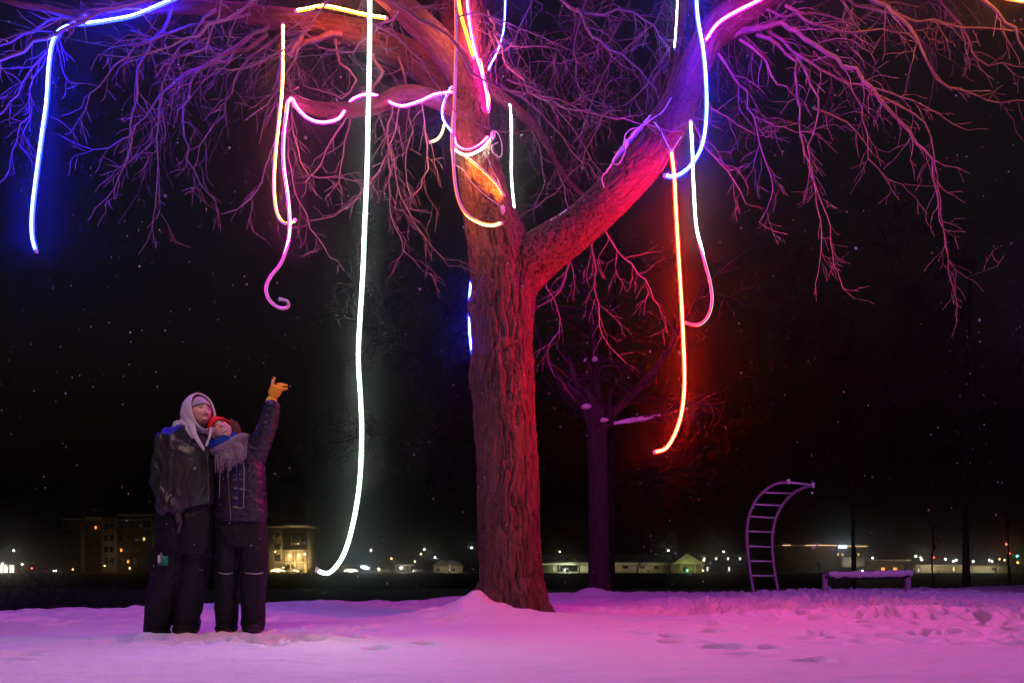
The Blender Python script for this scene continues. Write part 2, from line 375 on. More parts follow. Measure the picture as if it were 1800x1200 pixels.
BR = [
 # left of the trunk: drooping sprays
 ([(480, 38, 7.8, 6), (430, 72, 7.7, 5), (390, 100, 7.6, 4.5), (345, 130, 7.5, 4), (322, 190, 7.45, 3), (325, 240, 7.4, 2.4), (340, 300, 7.4, 1.8), (378, 352, 7.4, 1.2)], .45, 10),
 ([(470, 60, 7.8, 5), (400, 105, 7.7, 4), (345, 122, 7.6, 3.6), (300, 150, 7.5, 3), (255, 205, 7.4, 2.4), (215, 250, 7.3, 1.8), (165, 262, 7.25, 1.2), (110, 240, 7.2, 1)], .5, 10),
 ([(300, 14, 7.3, 5), (275, 70, 7.2, 4), (245, 118, 7.1, 3.4), (240, 180, 7.05, 2.8), (228, 225, 7, 2.2), (225, 270, 7, 1.8), (200, 330, 6.95, 1.2), (170, 362, 6.9, 1)], .45, 9),
 ([(380, 18, 7.4, 4), (330, 70, 7.3, 3), (298, 110, 7.2, 2.6), (283, 170, 7.2, 2.4), (276, 240, 7.2, 2), (277, 310, 7.2, 1.6), (270, 380, 7.2, 1), (262, 425, 7.2, .8)], .42, 10),
 ([(520, 40, 7.9, 4), (455, 90, 7.8, 3.4), (410, 140, 7.7, 2.6), (395, 200, 7.7, 2), (360, 240, 7.7, 1.5), (340, 300, 7.7, 1)], .5, 10),
 ([(440, 25, 7.6, 3.6), (360, 45, 7.4, 3), (290, 60, 7.2, 2.6), (220, 95, 7, 2), (170, 150, 6.9, 1.6), (140, 215, 6.9, 1)], .45, 9),
 ([(150, 24, 6.9, 4), (105, 62, 6.9, 3.2), (60, 120, 6.9, 2.6), (30, 165, 6.85, 2), (-10, 210, 6.8, 1.5)], .5, 9),
 ([(110, 55, 6.9, 3), (62, 130, 6.95, 2.4), (48, 200, 7, 2), (30, 250, 7, 1.5), (8, 320, 7, 1)], .5, 9),
 ([(170, 24, 6.9, 4), (100, 58, 6.8, 4), (60, 75, 6.7, 4), (0, 112, 6.6, 3.5), (-40, 130, 6.5, 3)], .35, 9),
 ([(250, 14, 7.1, 5), (180, 22, 7, 4.4), (110, 30, 6.9, 4), (60, 52, 6.8, 3), (0, 82, 6.7, 2.2), (-30, 90, 6.6, 2)], .38, 12),
 ([(330, -20, 6.8, 4), (250, 2, 6.7, 3.2), (180, 20, 6.6, 2.6), (110, 32, 6.5, 2), (40, 60, 6.4, 1.5), (-20, 75, 6.3, 1)], .35, 12),
 ([(620, -30, 6.4, 4), (560, 20, 6.3, 3), (520, 70, 6.2, 2.4), (460, 110, 6.2, 2), (405, 128, 6.2, 1.4), (365, 112, 6.2, 1)], .35, 7),
 ([(480, -30, 6.6, 4), (440, 10, 6.5, 3.6), (395, 30, 6.4, 3.2), (350, 60, 6.35, 2.6), (300, 80, 6.3, 2), (230, 98, 6.3, 1.4), (175, 100, 6.3, 1)], .3, 8),
 ([(400, -30, 6.7, 3.2), (385, 30, 6.6, 2.8), (360, 85, 6.55, 2.4), (330, 96, 6.5, 2), (290, 95, 6.5, 1.6), (245, 70, 6.5, 1)], .3, 7),
 # near the sawn branch
 ([(545, 50, 7.9, 6), (520, 85, 7.75, 6), (500, 100, 7.65, 5.5), (492, 140, 7.6, 4.5), (490, 185, 7.5, 3.5), (482, 245, 7.5, 2.6), (466, 300, 7.5, 2), (440, 350, 7.5, 1.5), (392, 378, 7.5, 1)], .42, 11),
 ([(600, 60, 8, 8), (560, 66, 7.9, 7), (525, 88, 7.8, 5), (505, 130, 7.75, 3), (470, 180, 7.7, 2), (430, 215, 7.7, 1.2)], .45, 9),
 ([(512, 180, 7.6, 3), (515, 240, 7.6, 2.4), (530, 290, 7.6, 2), (560, 310, 7.6, 1.5), (600, 312, 7.6, 1), (640, 318, 7.6, .8)], .4, 10),
 ([(505, 195, 7.7, 3), (506, 260, 7.7, 2.4), (520, 340, 7.7, 1.8), (545, 400, 7.7, 1.4), (590, 462, 7.7, 1)], .35, 9),
 ([(612, 198, 7.7, 3.4), (590, 240, 7.7, 2.6), (565, 285, 7.7, 2), (540, 325, 7.7, 1.4)], .3, 10),
 ([(618, 198, 7.75, 3), (606, 250, 7.8, 2.4), (596, 300, 7.8, 2), (600, 335, 7.8, 1.2)], .3, 9),
 ([(650, 92, 8.1, 6), (672, 130, 8.1, 4.6), (648, 175, 8, 4), (668, 210, 8, 3), (690, 280, 8, 2.4), (700, 330, 8, 2), (735, 400, 8, 1.4), (790, 470, 8, 1)], .5, 10),
 ([(690, 180, 7.8, 3.6), (682, 240, 7.8, 3), (684, 320, 7.8, 2.4), (688, 380, 7.8, 2), (712, 440, 7.8, 1.4), (760, 490, 7.8, 1)], .45, 11),
 ([(705, 175, 7.9, 3.2), (690, 250, 7.9, 2.4), (664, 300, 7.9, 2), (635, 340, 7.9, 1.6), (590, 380, 7.9, 1.2), (545, 388, 7.9, 1)], .4, 10),
 ([(740, 175, 8, 3), (745, 230, 8, 2.4), (752, 280, 8, 1.8), (735, 330, 8, 1.2), (700, 360, 8, 1)], .45, 10),
 ([(700, 100, 8.2, 4), (715, 160, 8.3, 3), (722, 230, 8.4, 2.4), (712, 300, 8.4, 2), (730, 360, 8.4, 1.2)], .5, 9),
 ([(590, 70, 8, 5), (600, 110, 8, 4), (625, 140, 8, 3), (600, 175, 8, 2.4), (560, 160, 8, 1.6), (530, 150, 8, 1)], .35, 8),
 ([(700, 20, 7.5, 3.5), (650, 60, 7.3, 2.6), (620, 90, 7.2, 2), (560, 80, 7.1, 1.6), (500, 20, 7, 1)], .35, 7),
 # nearer boughs crossing in front
 ([(600, -60, 6.2, 5), (690, 0, 6.4, 5), (740, 30, 6.5, 4.6), (790, 62, 6.6, 4.2), (812, 85, 6.7, 4), (822, 120, 6.8, 3.6), (850, 145, 6.9, 3), (880, 158, 7, 2.4), (960, 170, 7.1, 1.6), (1040, 200, 7.2, 1)], .4, 8),
 ([(640, 30, 6.6, 2.8), (700, 70, 6.7, 2.6), (740, 110, 6.8, 2.2), (775, 160, 6.9, 2), (800, 195, 7, 1.8), (850, 225, 7.1, 1.5), (905, 235, 7.2, 1)], .28, 6),
 ([(805, 30, 6.9, 2.6), (850, 25, 7, 2.4), (890, 40, 7.1, 2), (940, 60, 7.2, 1.5), (1000, 90, 7.3, 1)], .3, 9),
 # reds between the two leaders
 ([(858, 20, 8.3, 4), (872, 60, 8.2, 4), (885, 100, 8.1, 4), (905, 130, 8.0, 3.8), (930, 160, 7.9, 3.4), (970, 180, 7.8, 3), (1020, 196, 7.7, 2.4), (1080, 208, 7.6, 2), (1140, 222, 7.6, 1.4), (1200, 230, 7.6, 1)], .5, 12),
 ([(955, -30, 7.9, 5), (990, 0, 7.9, 5), (1020, 18, 7.85, 4.4), (1060, 25, 7.8, 3.6), (1110, 25, 7.8, 2.8), (1150, 50, 7.8, 2), (1180, 100, 7.8, 1.4)], .5, 11),
 ([(1015, 15, 7.85, 4.4), (1028, 45, 7.8, 4.2), (1040, 68, 7.8, 3.6), (1070, 85, 7.8, 2.8), (1110, 110, 7.9, 2), (1150, 160, 7.9, 1.2)], .5, 11),
 ([(1045, -30, 8.6, 3.6), (1015, 50, 8.6, 3), (1010, 110, 8.6, 2.6), (1018, 160, 8.6, 2), (1060, 190, 8.6, 1.4)], .5, 11),
 ([(940, -20, 8.7, 3.4), (925, 30, 8.7, 2.8), (905, 70, 8.7, 2.2), (880, 120, 8.7, 1.6), (870, 150, 8.7, 1)], .45, 10),
 ([(1120, -30, 8.9, 4), (1090, 40, 8.9, 3.2), (1050, 90, 9, 2.6), (985, 110, 9, 2), (930, 110, 9, 1.4)], .6, 11),
 ([(1180, -20, 8.4, 3.6), (1150, 40, 8.5, 3), (1105, 80, 8.6, 2.4), (1060, 130, 8.6, 2), (1035, 200, 8.7, 1.5), (1010, 250, 8.7, 1)], .55, 11),
 ([(1195, 60, 8.0, 3), (1160, 110, 8.2, 2.4), (1120, 170, 8.3, 2), (1080, 190, 8.3, 1.5), (1020, 170, 8.3, 1)], .5, 10),
 ([(850, 40, 8.4, 3), (880, 95, 8.2, 2.6), (900, 80, 8, 2.2), (940, 88, 7.9, 1.8), (980, 72, 7.9, 1)], .35, 10),
 # grey shoots behind the fork
 ([(905, 192, 8.6, 4), (930, 205, 8.7, 3.6), (960, 250, 8.8, 3), (985, 310, 8.9, 2.4), (1000, 370, 8.9, 1.6)], .45, 10),
 ([(880, 150, 8.6, 3.4), (930, 180, 8.7, 3), (975, 225, 8.8, 2.6), (1010, 270, 8.8, 2), (1060, 320, 8.8, 1.2)], .45, 11),
 ([(890, 140, 8.6, 3), (940, 160, 8.7, 2.6), (1000, 215, 8.8, 2), (1040, 280, 8.8, 1.6), (1075, 330, 8.8, 1)], .4, 11),
 ([(915, 200, 8.7, 2.8), (945, 250, 8.8, 2.2), (955, 320, 8.9, 1.8), (935, 370, 8.9, 1.2)], .45, 11),
 ([(1060, 200, 8.8, 2.8), (1040, 250, 8.9, 2.2), (1010, 300, 8.9, 1.8), (960, 350, 8.9, 1.2), (915, 380, 8.9, 1)], .45, 10),
 # below the right limb
 ([(1020, 420, 8.6, 3.2), (1000, 460, 8.7, 2.6), (985, 510, 8.7, 2.2), (950, 540, 8.7, 1.6), (930, 560, 8.7, 1)], .5, 11),
 ([(1040, 410, 8.7, 3), (1045, 460, 8.8, 2.4), (1048, 520, 8.8, 2), (1060, 590, 8.8, 1.5), (1100, 640, 8.8, 1)], .5, 11),
 ([(1060, 400, 8.5, 3), (1085, 440, 8.6, 2.4), (1125, 480, 8.6, 1.8), (1160, 540, 8.6, 1.2)], .5, 10),
 ([(1000, 440, 8.9, 3), (960, 490, 9, 2.2), (985, 560, 9, 1.8), (960, 620, 9, 1.2), (975, 660, 9, 1)], .5, 10),
 # right: from the magenta limb
 ([(1285, 62, 7.6, 11), (1325, 52, 7.5, 8), (1370, 46, 7.4, 6.5), (1400, 58, 7.3, 6), (1450, 92, 7.2, 5), (1500, 128, 7.1, 4.4), (1550, 178, 7, 3.8), (1600, 232, 7, 3), (1635, 285, 6.95, 2.4), (1652, 360, 6.9, 2), (1662, 430, 6.9, 1.6), (1685, 535, 6.9, 1)], .5, 9),
 ([(1330, 62, 7.5, 5), (1370, 78, 7.4, 4), (1398, 110, 7.35, 3.4), (1405, 170, 7.3, 3), (1408, 235, 7.3, 2.6), (1425, 290, 7.3, 2.2), (1438, 360, 7.3, 1.8), (1445, 440, 7.3, 1.4), (1432, 520, 7.3, 1)], .32, 8),
 ([(1400, 100, 7.3, 3), (1425, 150, 7.2, 2.6), (1440, 195, 7.2, 2.2), (1420, 280, 7.2, 1.8), (1440, 340, 7.2, 1.6), (1462, 420, 7.2, 1.4), (1470, 480, 7.2, 1.2), (1500, 530, 7.2, 1)], .32, 8),
 ([(1430, 190, 7.2, 2), (1490, 215, 7.2, 1.6), (1530, 265, 7.2, 1)], .3, 8),
 ([(1530, 165, 7.05, 3), (1580, 185, 7, 2.4), (1625, 215, 7, 2), (1640, 270, 7, 1.6), (1650, 330, 7, 1.4), (1660, 400, 7, 1.2), (1680, 480, 7, 1), (1755, 470, 7, .8)], .32, 9),
 ([(1350, 55, 7.5, 4), (1420, 110, 7.3, 3.4), (1490, 145, 7.2, 2.6), (1560, 165, 7.1, 2), (1630, 190, 7.1, 1.4), (1700, 230, 7.1, 1)], .4, 9),
 ([(1300, 70, 7.5, 4), (1340, 100, 7.45, 3.2), (1355, 130, 7.4, 2.4), (1380, 155, 7.4, 1.6), (1395, 165, 7.4, 1)], .35, 10),
 ([(1262, 95, 7.6, 4), (1300, 150, 7.7, 3), (1325, 205, 7.8, 2.4), (1340, 270, 7.8, 2), (1360, 330, 7.8, 1.5), (1335, 395, 7.8, 1)], .5, 9),
 ([(1325, 205, 7.8, 2.2), (1400, 230, 7.9, 1.8), (1470, 215, 7.9, 1.2)], .5, 9),
 ([(1430, 90, 7.8, 3), (1480, 130, 7.9, 2.4), (1520, 210, 7.9, 2), (1530, 280, 7.9, 1.6), (1570, 320, 7.9, 1.2), (1650, 330, 7.9, 1)], .5, 9),
 ([(1480, -40, 7.2, 6), (1555, 10, 7.1, 5), (1600, 50, 7.1, 4), (1622, 95, 7.1, 3), (1650, 140, 7.1, 2.4), (1720, 170, 7.1, 1.8), (1810, 178, 7.1, 1.2)], .5, 9),
 ([(1440, -20, 7.3, 4), (1530, 15, 7.25, 3.4), (1640, 40, 7.2, 2.8), (1730, 52, 7.2, 2.2), (1810, 50, 7.2, 1.6)], .5, 10),
 ([(1610, -30, 7.6, 3.6), (1680, 30, 7.6, 3), (1720, 100, 7.6, 2.4), (1760, 115, 7.6, 1.8), (1815, 120, 7.6, 1.4)], .5, 9),
 ([(1700, -25, 6.8, 4), (1750, 22, 6.8, 3.2), (1785, 52, 6.8, 2.8), (1800, 95, 6.8, 2.2), (1830, 130, 6.8, 1.5)], .35, 8),
 ([(1380, 10, 7.3, 4), (1430, 40, 7.25, 3.4), (1500, 60, 7.2, 2.6), (1550, 50, 7.2, 2), (1620, 75, 7.2, 1.4)], .4, 11),
 ([(1310, 5, 7.5, 3.4), (1370, 30, 7.4, 2.8), (1440, 25, 7.4, 2.2), (1500, 45, 7.4, 1.4)], .4, 11),
 ([(1225, 150, 7.9, 3), (1260, 200, 8.1, 2.4), (1300, 220, 8.2, 1.8), (1330, 240, 8.2, 1.2)], .5, 10),
 ([(1205, 190, 7.8, 3), (1240, 260, 8.0, 2.2), (1280, 300, 8.1, 1.6), (1310, 360, 8.2, 1)], .5, 9),
]
_rg = random.Random(21)
for path, L_, den in BR:
    guided(TREE, path, _rg, L=L_, density=den*.8, droop=.11, kids=1.5)
# sparse shoots far back in the crown and hanging below it
for k in range(36):
    x = _rg.uniform(-4.6, 4.6); y0 = _rg.uniform(9.0, 11.0); z0 = H+(HOR-_rg.uniform(-60, 90))/FPX*y0
    polys = []; d = unit(np.array([x*.25+_rg.gauss(0, .5), _rg.gauss(0, .4), -.35]))
    grow(polys, np.array([x, y0, z0]), d, _rg.uniform(1.1, 2.0), .012, 0, _rg, .10, 1.5, 3)
    batch_tubes(polys, 4).build('branch', M_TWIG, TREE)
print('faces', sum(len(o.data.polygons) for o in bpy.data.objects if o.type == 'MESH'))
# ================================================================== LED strip lights
SIDE = {'backright': (.75, .65, 0), 'backer': (-.6, .8, 0), 'front': (0, -1, .05), 'back': (0, 1, .05), 'left': (-1, -.25, 0), 'right': (1, -.25, 0), 'frontright': (.75, -.8, 0), 'frontleft': (-.75, -.8, 0), 'backleft': (-.9, .35, 0), 'down': (0, -.4, -1), 'up': (0, -.5, 1)}
COLS = {  # hue of the diodes, power, hue of the diffuser flank, its power
 'blue': ((.014, .024, 1.0), 100, (.0016, .003, 1.0), 60), 'white': ((.82, 1.0, .86), 20, (.62, 1.0, .78), .7), 'magenta': ((1.0, .035, .62), 45, (1.0, .006, .55), 15),
 'red': ((1.0, .022, .004), 90, (1.0, .0018, .0005), 110), 'orange': ((1.0, .26, .03), 40, (1.0, .10, .002), 22), 'warm': ((1, .60, .62), 17, (1, .5, .4), 2), 'pink': ((.85, .42, 1.0), 18, (1, .2, .6), 2), 'violet': ((.50, .13, 1.0), 40, (.6, .1, 1.0), 3),
 'yellow': ((1, .75, .15), 5, (1, .7, .1), 1)}
GM = {}
for k_, (c_, s_, f_, fs_) in COLS.items(): GM[k_] = (glow('diode_glow_'+k_, c_, s_), no_nee(glow('diffuser_glow_'+k_, f_, min(fs_, 3))), glow('tube_glow_'+k_, f_, fs_))
def led(label, col, pts, side='front', r=.014, full=False, power=1.0, group='LED strip lights hanging in the big tree', turn=None):
    """pts rows (px,py,Y). The strip is a bendy D profile: diodes glow through one face, the rest is white silicone."""
    q = resample(np.array([P(*p) for p in pts]), .03)
    root = empty('led_strip_light', tuple(q[0]), label, 'light strip', group)
    n = 14; T, _, _ = frames(q); m = len(q)
    ref = np.tile(np.array(SIDE[side] if isinstance(side, str) else side, float), (m, 1))
    if turn:   # (fraction along, side) turning points
        fr = np.linspace(0, 1, m); ks = [0]+[t[0] for t in turn]; vs = [ref[0]]+[np.array(SIDE[t[1]], float) for t in turn]
        ref = np.stack([np.interp(fr, ks, [v[i] for v in vs]) for i in range(3)], 1)
    N = ref-T*(ref*T).sum(1)[:, None]; l = np.linalg.norm(N, axis=1)
    for i in range(m):
        if l[i] < .15: N[i] = N[i-1] if i else np.cross(T[i], (0, 0, 1))
        N[i] -= T[i]*np.dot(N[i], T[i]); N[i] /= np.linalg.norm(N[i])+1e-9
    B = np.cross(T, N); a = (np.arange(n)+.5)*2*math.pi/n
    V = (q[:, None, :]+r*(np.cos(a)[None, :, None]*N[:, None, :]+np.sin(a)[None, :, None]*B[:, None, :])).reshape(-1, 3)
    hot = {n-2, n-1, 0}; flank = {n-4, n-3, 1, 2}
    lit = []; mi = []; body = []
    for i in range(m-1):
        for j in range(n):
            k = (j+1) % n; f = (i*n+j, i*n+k, (i+1)*n+k, (i+1)*n+j)
            if j in hot: lit.append(f); mi.append(0)
            elif j in flank: lit.append(f); mi.append(1)
            else: body.append(f)
    if full: lit += body; mi += [1]*len(body); body = []
    g = (GM[col][0], GM[col][2 if full else 1])
    if power != 1.0:
        c, s = COLS[col][:2]; g = (glow('diode_glow_'+col, c, s*power), g[1])
    mesh_np('glowing_face', V, np.array(lit), list(g), root, True, mi)
    if body: mesh_np('silicone_housing', V, np.array(body), M_SILI, root, True)
    for e, d in ((0, -1), (m-1, 1)):
        if abs(q[e][0]/q[e][1]) < .66 and (q[e][2]-H)/q[e][1]*FPX < HOR: MB().tube([q[e]-T[e]*d*.004, q[e]+T[e]*d*.02], [r*1.12, r*1.1], 10).build('end_cap', M_SILI, root)
    tb = max(2, m//14)
    MB().tube(np.array([q[tb]+(N[tb]*math.cos(a_)+B[tb]*math.sin(a_))*r*1.12 for a_ in np.linspace(0, 2*math.pi, 15)]), .0022, 5).build('cable_tie', M_BLACK, root)
    return root
led('blue LED strip at the far left, draped over a branch then hanging straight down', 'blue',
    [(310, -3, 7.2), (270, 14, 7.15), (235, 28, 7.1), (195, 36, 7.02), (160, 41, 6.95), (125, 45, 6.9), (104, 56, 6.85), (92, 78, 6.8), (86, 120, 6.8), (82, 180, 6.8), (73, 245, 6.8), (63, 320, 6.8), (57, 375, 6.8), (57, 415, 6.8), (63, 440, 6.8)], full=True, r=.0155)
led('orange LED strip lying along the thick limb at top left', 'orange', [(522, 19, 7.6), (545, 15, 7.6), (570, 11, 7.6), (610, 19, 7.6), (645, 27, 7.6), (678, 32, 7.6)], 'front', full=True)
led('orange LED strip hanging left of the magenta one, its end hooked right', 'orange',
    [(497, 45, 7.55), (497, 110, 7.45), (495, 165, 7.4), (490, 210, 7.4), (484, 265, 7.4), (481, 320, 7.4), (484, 365, 7.4), (492, 386, 7.4), (503, 393, 7.38), (518, 387, 7.35)], 'frontright', turn=[(.35, 'frontright'), (.5, 'right'), (1, 'right')])
led('magenta LED strip coiled round the low sawn branch and curling at its hanging end', 'magenta',
    [(792, 163, 7.95), (765, 167, 7.85), (740, 178, 7.75), (710, 187, 7.7), (690, 183, 7.75), (672, 172, 7.9), (645, 167, 7.88), (620, 176, 7.85), (603, 200, 7.6), (592, 211, 7.55), (565, 216, 7.5), (540, 208, 7.45), (522, 190, 7.42), (512, 173, 7.45), (506, 178, 7.45), (503, 200, 7.35), (498, 240, 7.3),
     (498, 290, 7.3), (505, 340, 7.3), (509, 390, 7.3), (506, 430, 7.3), (494, 463, 7.3), (476, 486, 7.3), (468, 506, 7.3), (472, 524, 7.3), (484, 537, 7.3), (498, 542, 7.3), (507, 538, 7.28), (505, 529, 7.25), (494, 526, 7.25)], 'front', turn=[(.3, 'front'), (.55, 'right'), (.75, 'frontright'), (.86, 'backleft'), (1, 'back')])
led('long white LED strip hanging nearly to the snow beside the couple', 'white',
    [(650, -40, 5.65), (650, 40, 5.65), (649, 130, 5.65), (647, 220, 5.65), (645, 310, 5.65), (641, 400, 5.65), (638, 480, 5.65), (633, 560, 5.65), (630, 630, 5.65), (634, 700, 5.65), (636, 760, 5.65), (633, 840, 5.65), (624, 905, 5.65), (610, 960, 5.65), (595, 990, 5.65), (577, 1007, 5.65), (560, 1003, 5.65)], 'front', r=.0165, full=True)
led('short blue LED strip looped by the base of the thick left limb', 'blue', [(793, 155, 8.0), (783, 175, 7.95), (778, 195, 7.9), (781, 213, 7.85), (795, 232, 7.85)], 'frontleft', r=.012)
led('short pale yellow LED strip end curling left of the trunk', 'yellow', [(781, 220, 7.95), (776, 236, 7.9), (768, 246, 7.88), (757, 250, 7.85)], 'front', r=.012)
led('orange LED strip with its back to us, hanging down the front of the trunk', 'orange',
    [(801, -10, 7.6), (802, 80, 7.6), (799, 180, 7.62), (797, 260, 7.65), (799, 310, 7.67), (806, 350, 7.68), (820, 376, 7.7), (843, 391, 7.72), (865, 396, 7.72), (880, 393, 7.72)], (-.6, .8, 0), r=.015, turn=[(.8, 'backer'), (.93, 'down'), (1, 'front')])
led('white LED strip ringing the trunk below the big left limb', 'white', [(797, 240, 8.15), (801, 262, 8.0), (820, 272, 7.93), (842, 264, 7.95), (858, 248, 8.05), (865, 235, 8.2)], (0, -.5, -.9), r=.012, power=1.6)
led('magenta LED strip ringing the trunk just above the white ring', 'magenta', [(798, 235, 8.15), (803, 256, 8.0), (822, 264, 7.95), (842, 256, 7.97), (857, 242, 8.1)], (0, -.35, .9), r=.01)
led('orange LED strip slanting across the trunk below the white ring', 'orange', [(818, 275, 7.94), (835, 288, 7.9), (855, 305, 7.88), (872, 322, 7.9), (885, 342, 7.95)], (-.35, .75, -.8), r=.013, power=1.5)
led('magenta LED strip climbing the right edge of the upper trunk', 'magenta', [(820, -20, 8.05), (826, 40, 8.0), (836, 90, 8.02), (848, 130, 8.05), (856, 165, 8.1), (859, 195, 8.12)], 'frontleft', full=True)
led('orange LED strip running up the front of the upper trunk', 'orange', [(803, -20, 8.0), (810, 25, 8.0), (820, 60, 8.02), (832, 100, 8.05)], (.5, .2, 0), full=True)
led('red orange LED strip bulging from the right edge of the upper trunk', 'red', [(845, 108, 8.15), (853, 150, 8.2), (860, 178, 8.22), (855, 205, 8.22), (858, 230, 8.22)], 'frontright', r=.01)
led('blue LED strip hanging above the small boughs, right of the upper trunk', 'blue', [(888, -30, 8.6), (887, 15, 8.6), (884, 55, 8.55), (874, 90, 8.5), (860, 118, 8.45), (853, 132, 8.4)], 'frontright', r=.011)
led('white LED strip hanging down behind the fork of the trunk', 'white', [(880, 168, 8.55), (896, 185, 8.5), (899, 250, 8.45), (899, 310, 8.45), (904, 370, 8.4), (905, 402, 8.4)], 'front', r=.0125, full=True)
led('blue LED strip half hidden behind the left side of the trunk', 'blue', [(880, 400, 9.0), (850, 440, 9.0), (829, 490, 8.95), (825, 560, 8.9), (827, 600, 8.9), (831, 628, 8.9)], 'front', full=True)
led('red LED strip hanging from the collar of the right limb, lowest of the right group', 'red',
    [(1180, 268, 7.4), (1185, 310, 7.4), (1188, 370, 7.4), (1192, 440, 7.4), (1197, 520, 7.4), (1201, 600, 7.4), (1203, 670, 7.4), (1198, 725, 7.4), (1185, 765, 7.4), (1170, 788, 7.4), (1152, 794, 7.4)], 'front', r=.0155, full=True)
led('blue LED strip curving into a hook over the red and white ones at right', 'blue',
    [(1222, -40, 7.1), (1226, 30, 7.1), (1236, 90, 7.1), (1241, 150, 7.1), (1241, 210, 7.1), (1234, 255, 7.1), (1219, 285, 7.1), (1200, 304, 7.1), (1183, 311, 7.1), (1170, 309, 7.1)], 'front', r=.0165, full=True)
led('white LED strip right of the red one, its unlit end curling left', 'white',
    [(1214, 215, 7.5), (1217, 270, 7.5), (1219, 330, 7.5), (1224, 400, 7.5), (1236, 450, 7.5), (1249, 500, 7.5), (1251, 535, 7.5), (1242, 560, 7.5), (1226, 571, 7.5), (1207, 568, 7.5)], 'front', turn=[(.5, 'front'), (.68, 'backright'), (1, 'backright')])
led('magenta LED strip stretched along the limb at upper right', 'magenta', [(1240, 72, 7.2), (1262, 42, 7.18), (1295, 21, 7.1), (1340, -2, 7.05), (1400, -40, 7.0)], 'front', r=.0135, full=True)
led('thin white LED strip on the upright stem at upper right', 'white', [(1192, -20, 7.75), (1190, 30, 7.78), (1186, 85, 7.8)], 'frontleft', r=.008)
led('orange LED strip just cutting the top right corner', 'orange', [(1712, -14, 7.0), (1760, -4, 6.95), (1810, 4, 6.9), (1860, 2, 6.9)], 'front')
# unseen strips added outside the frame to light snow, twigs, trunk and couple
def added_led(label, col, pts, side='down', r=.0125, power=1.0):
    q = [(900+FPX*x/y, HOR-(z-H)/y*FPX, y) for x, y, z in pts]; return led(label, col, q, side, r, power=power, group='added LED strips outside the frame')
G = 'added LED strips outside the frame'
added_led('added unseen magenta LED strip high in the crown over the right foreground', 'magenta', [(1.6, 6.3, 5.9), (2.4, 6.1, 5.7), (3.2, 6.3, 5.9)], 'down', power=.9)
added_led('added unseen violet LED strip high in the crown over the right foreground', 'violet', [(2.2, 5.4, 5.4), (3.0, 5.2, 5.2), (3.8, 5.4, 5.4)], 'down', power=3.6)
added_led('added unseen violet LED strip high in the crown over the left foreground', 'violet', [(-3.2, 6.0, 5.7), (-2.4, 5.8, 5.5), (-1.5, 5.9, 5.7)], 'down', power=3.4)
added_led('added unseen blue LED strip high in the crown over the left foreground', 'blue', [(-4.6, 7.4, 6.5), (-3.6, 7.2, 6.3), (-2.8, 7.3, 6.5)], 'down', power=1.6)
added_led('added unseen pink LED strip high in the crown over the middle foreground', 'pink', [(-.9, 6.9, 6.3), (.0, 6.8, 6.1), (.9, 6.9, 6.3)], 'down', power=2.6)
added_led('added unseen warm white strip on the camera side, lighting the couple', 'warm', [(-2.9, 3.8, 3.8), (-2.2, 3.7, 3.7), (-1.5, 3.8, 3.8)], (-.2, .6, -.78), power=11)
added_led('added unseen orange LED strip high in the crown at the right', 'orange', [(3.0, 6.6, 5.9), (3.8, 6.5, 5.7), (4.6, 6.7, 5.9)], 'down', power=6)
added_led('added unseen violet strip far out on the right, raking the snow', 'violet', [(8.3, 10.2, 4.6), (8.6, 11.3, 4.4), (8.9, 12.4, 4.6)], (-.9, -.1, -.5), power=5)
added_led('added unseen blue LED strip high in the crown behind the fork', 'blue', [(1.2, 10.6, 9.0), (2.2, 10.8, 8.8), (3.4, 11, 9.0)], 'down', power=1.6)
added_led('added unseen magenta LED strip high in the crown at the left', 'magenta', [(-4.2, 7.9, 6.8), (-3.2, 7.8, 6.6), (-2.2, 7.9, 6.8)], 'down', power=2.6)
# ================================================================== ground
EDGE = np.array([(-60, 9), (-9, 7.3), (-5.1, 8.1), (-2.9, 10.1), (-1.0, 12.2), (.95, 13.6), (6, 15.2), (11.8, 18.4), (20, 22), (80, 40)], float)
def edge_y(x): return np.interp(x, EDGE[:, 0], EDGE[:, 1])
def sstep(a, b, x):
    t = np.clip((x-a)/(b-a), 0, 1); return t*t*(3-2*t)
_fr = np.random.RandomState(11)
FOOT = []
def _walk(p0, p1, n, spread, r=(.10, .17), dep=(.03, .08)):
    for i in range(n):
        t = _fr.rand(); p = np.array(p0)*(1-t)+np.array(p1)*t+_fr.normal(size=2)*spread
        FOOT.append((p[0], p[1], _fr.uniform(*r), _fr.uniform(*dep), _fr.uniform(0, math.pi)))
_walk((-2.1, 6.1), (-1.1, 6.3), 20, .2, dep=(.02, .05))
_walk((-.9, 5.2), (-.6, 5.3), 3, .1, dep=(.03, .05))
_walk((-4.4, 5.4), (-2.9, 5.5), 16, .12, dep=(.01, .03))
_walk((.8, 8.9), (3.2, 9.8), 90, .3, dep=(.02, .05))
_walk((-2.9, 5.6), (-1.3, 5.3), 18, .14, dep=(.01, .035))
_walk((-1.6, 6.6), (-.6, 7.4), 10, .22, dep=(.015, .04))
_walk((-1.7, 5.5), (-1.0, 5.6), 10, .16, dep=(.02, .05))
_walk((1.3, 10.4), (6.5, 9.0), 230, .75, dep=(.03, .08))
_walk((3.4, 9.5), (6.5, 14.0), 260, 1.0, dep=(.02, .06))
_walk((4.5, 13.5), (10, 16), 180, 1.3, dep=(.02, .05))
_walk((1.2, 7.0), (4.0, 4.6), 70, .3, dep=(.01, .035))
_walk((2.4, 7.6), (6.2, 6.4), 110, .4, dep=(.025, .06))
_walk((3.2, 6.3), (4.6, 5.0), 40, .3, dep=(.02, .045))
_walk((1.0, 6.4), (1.6, 3.9), 16, .12, dep=(.015, .035))
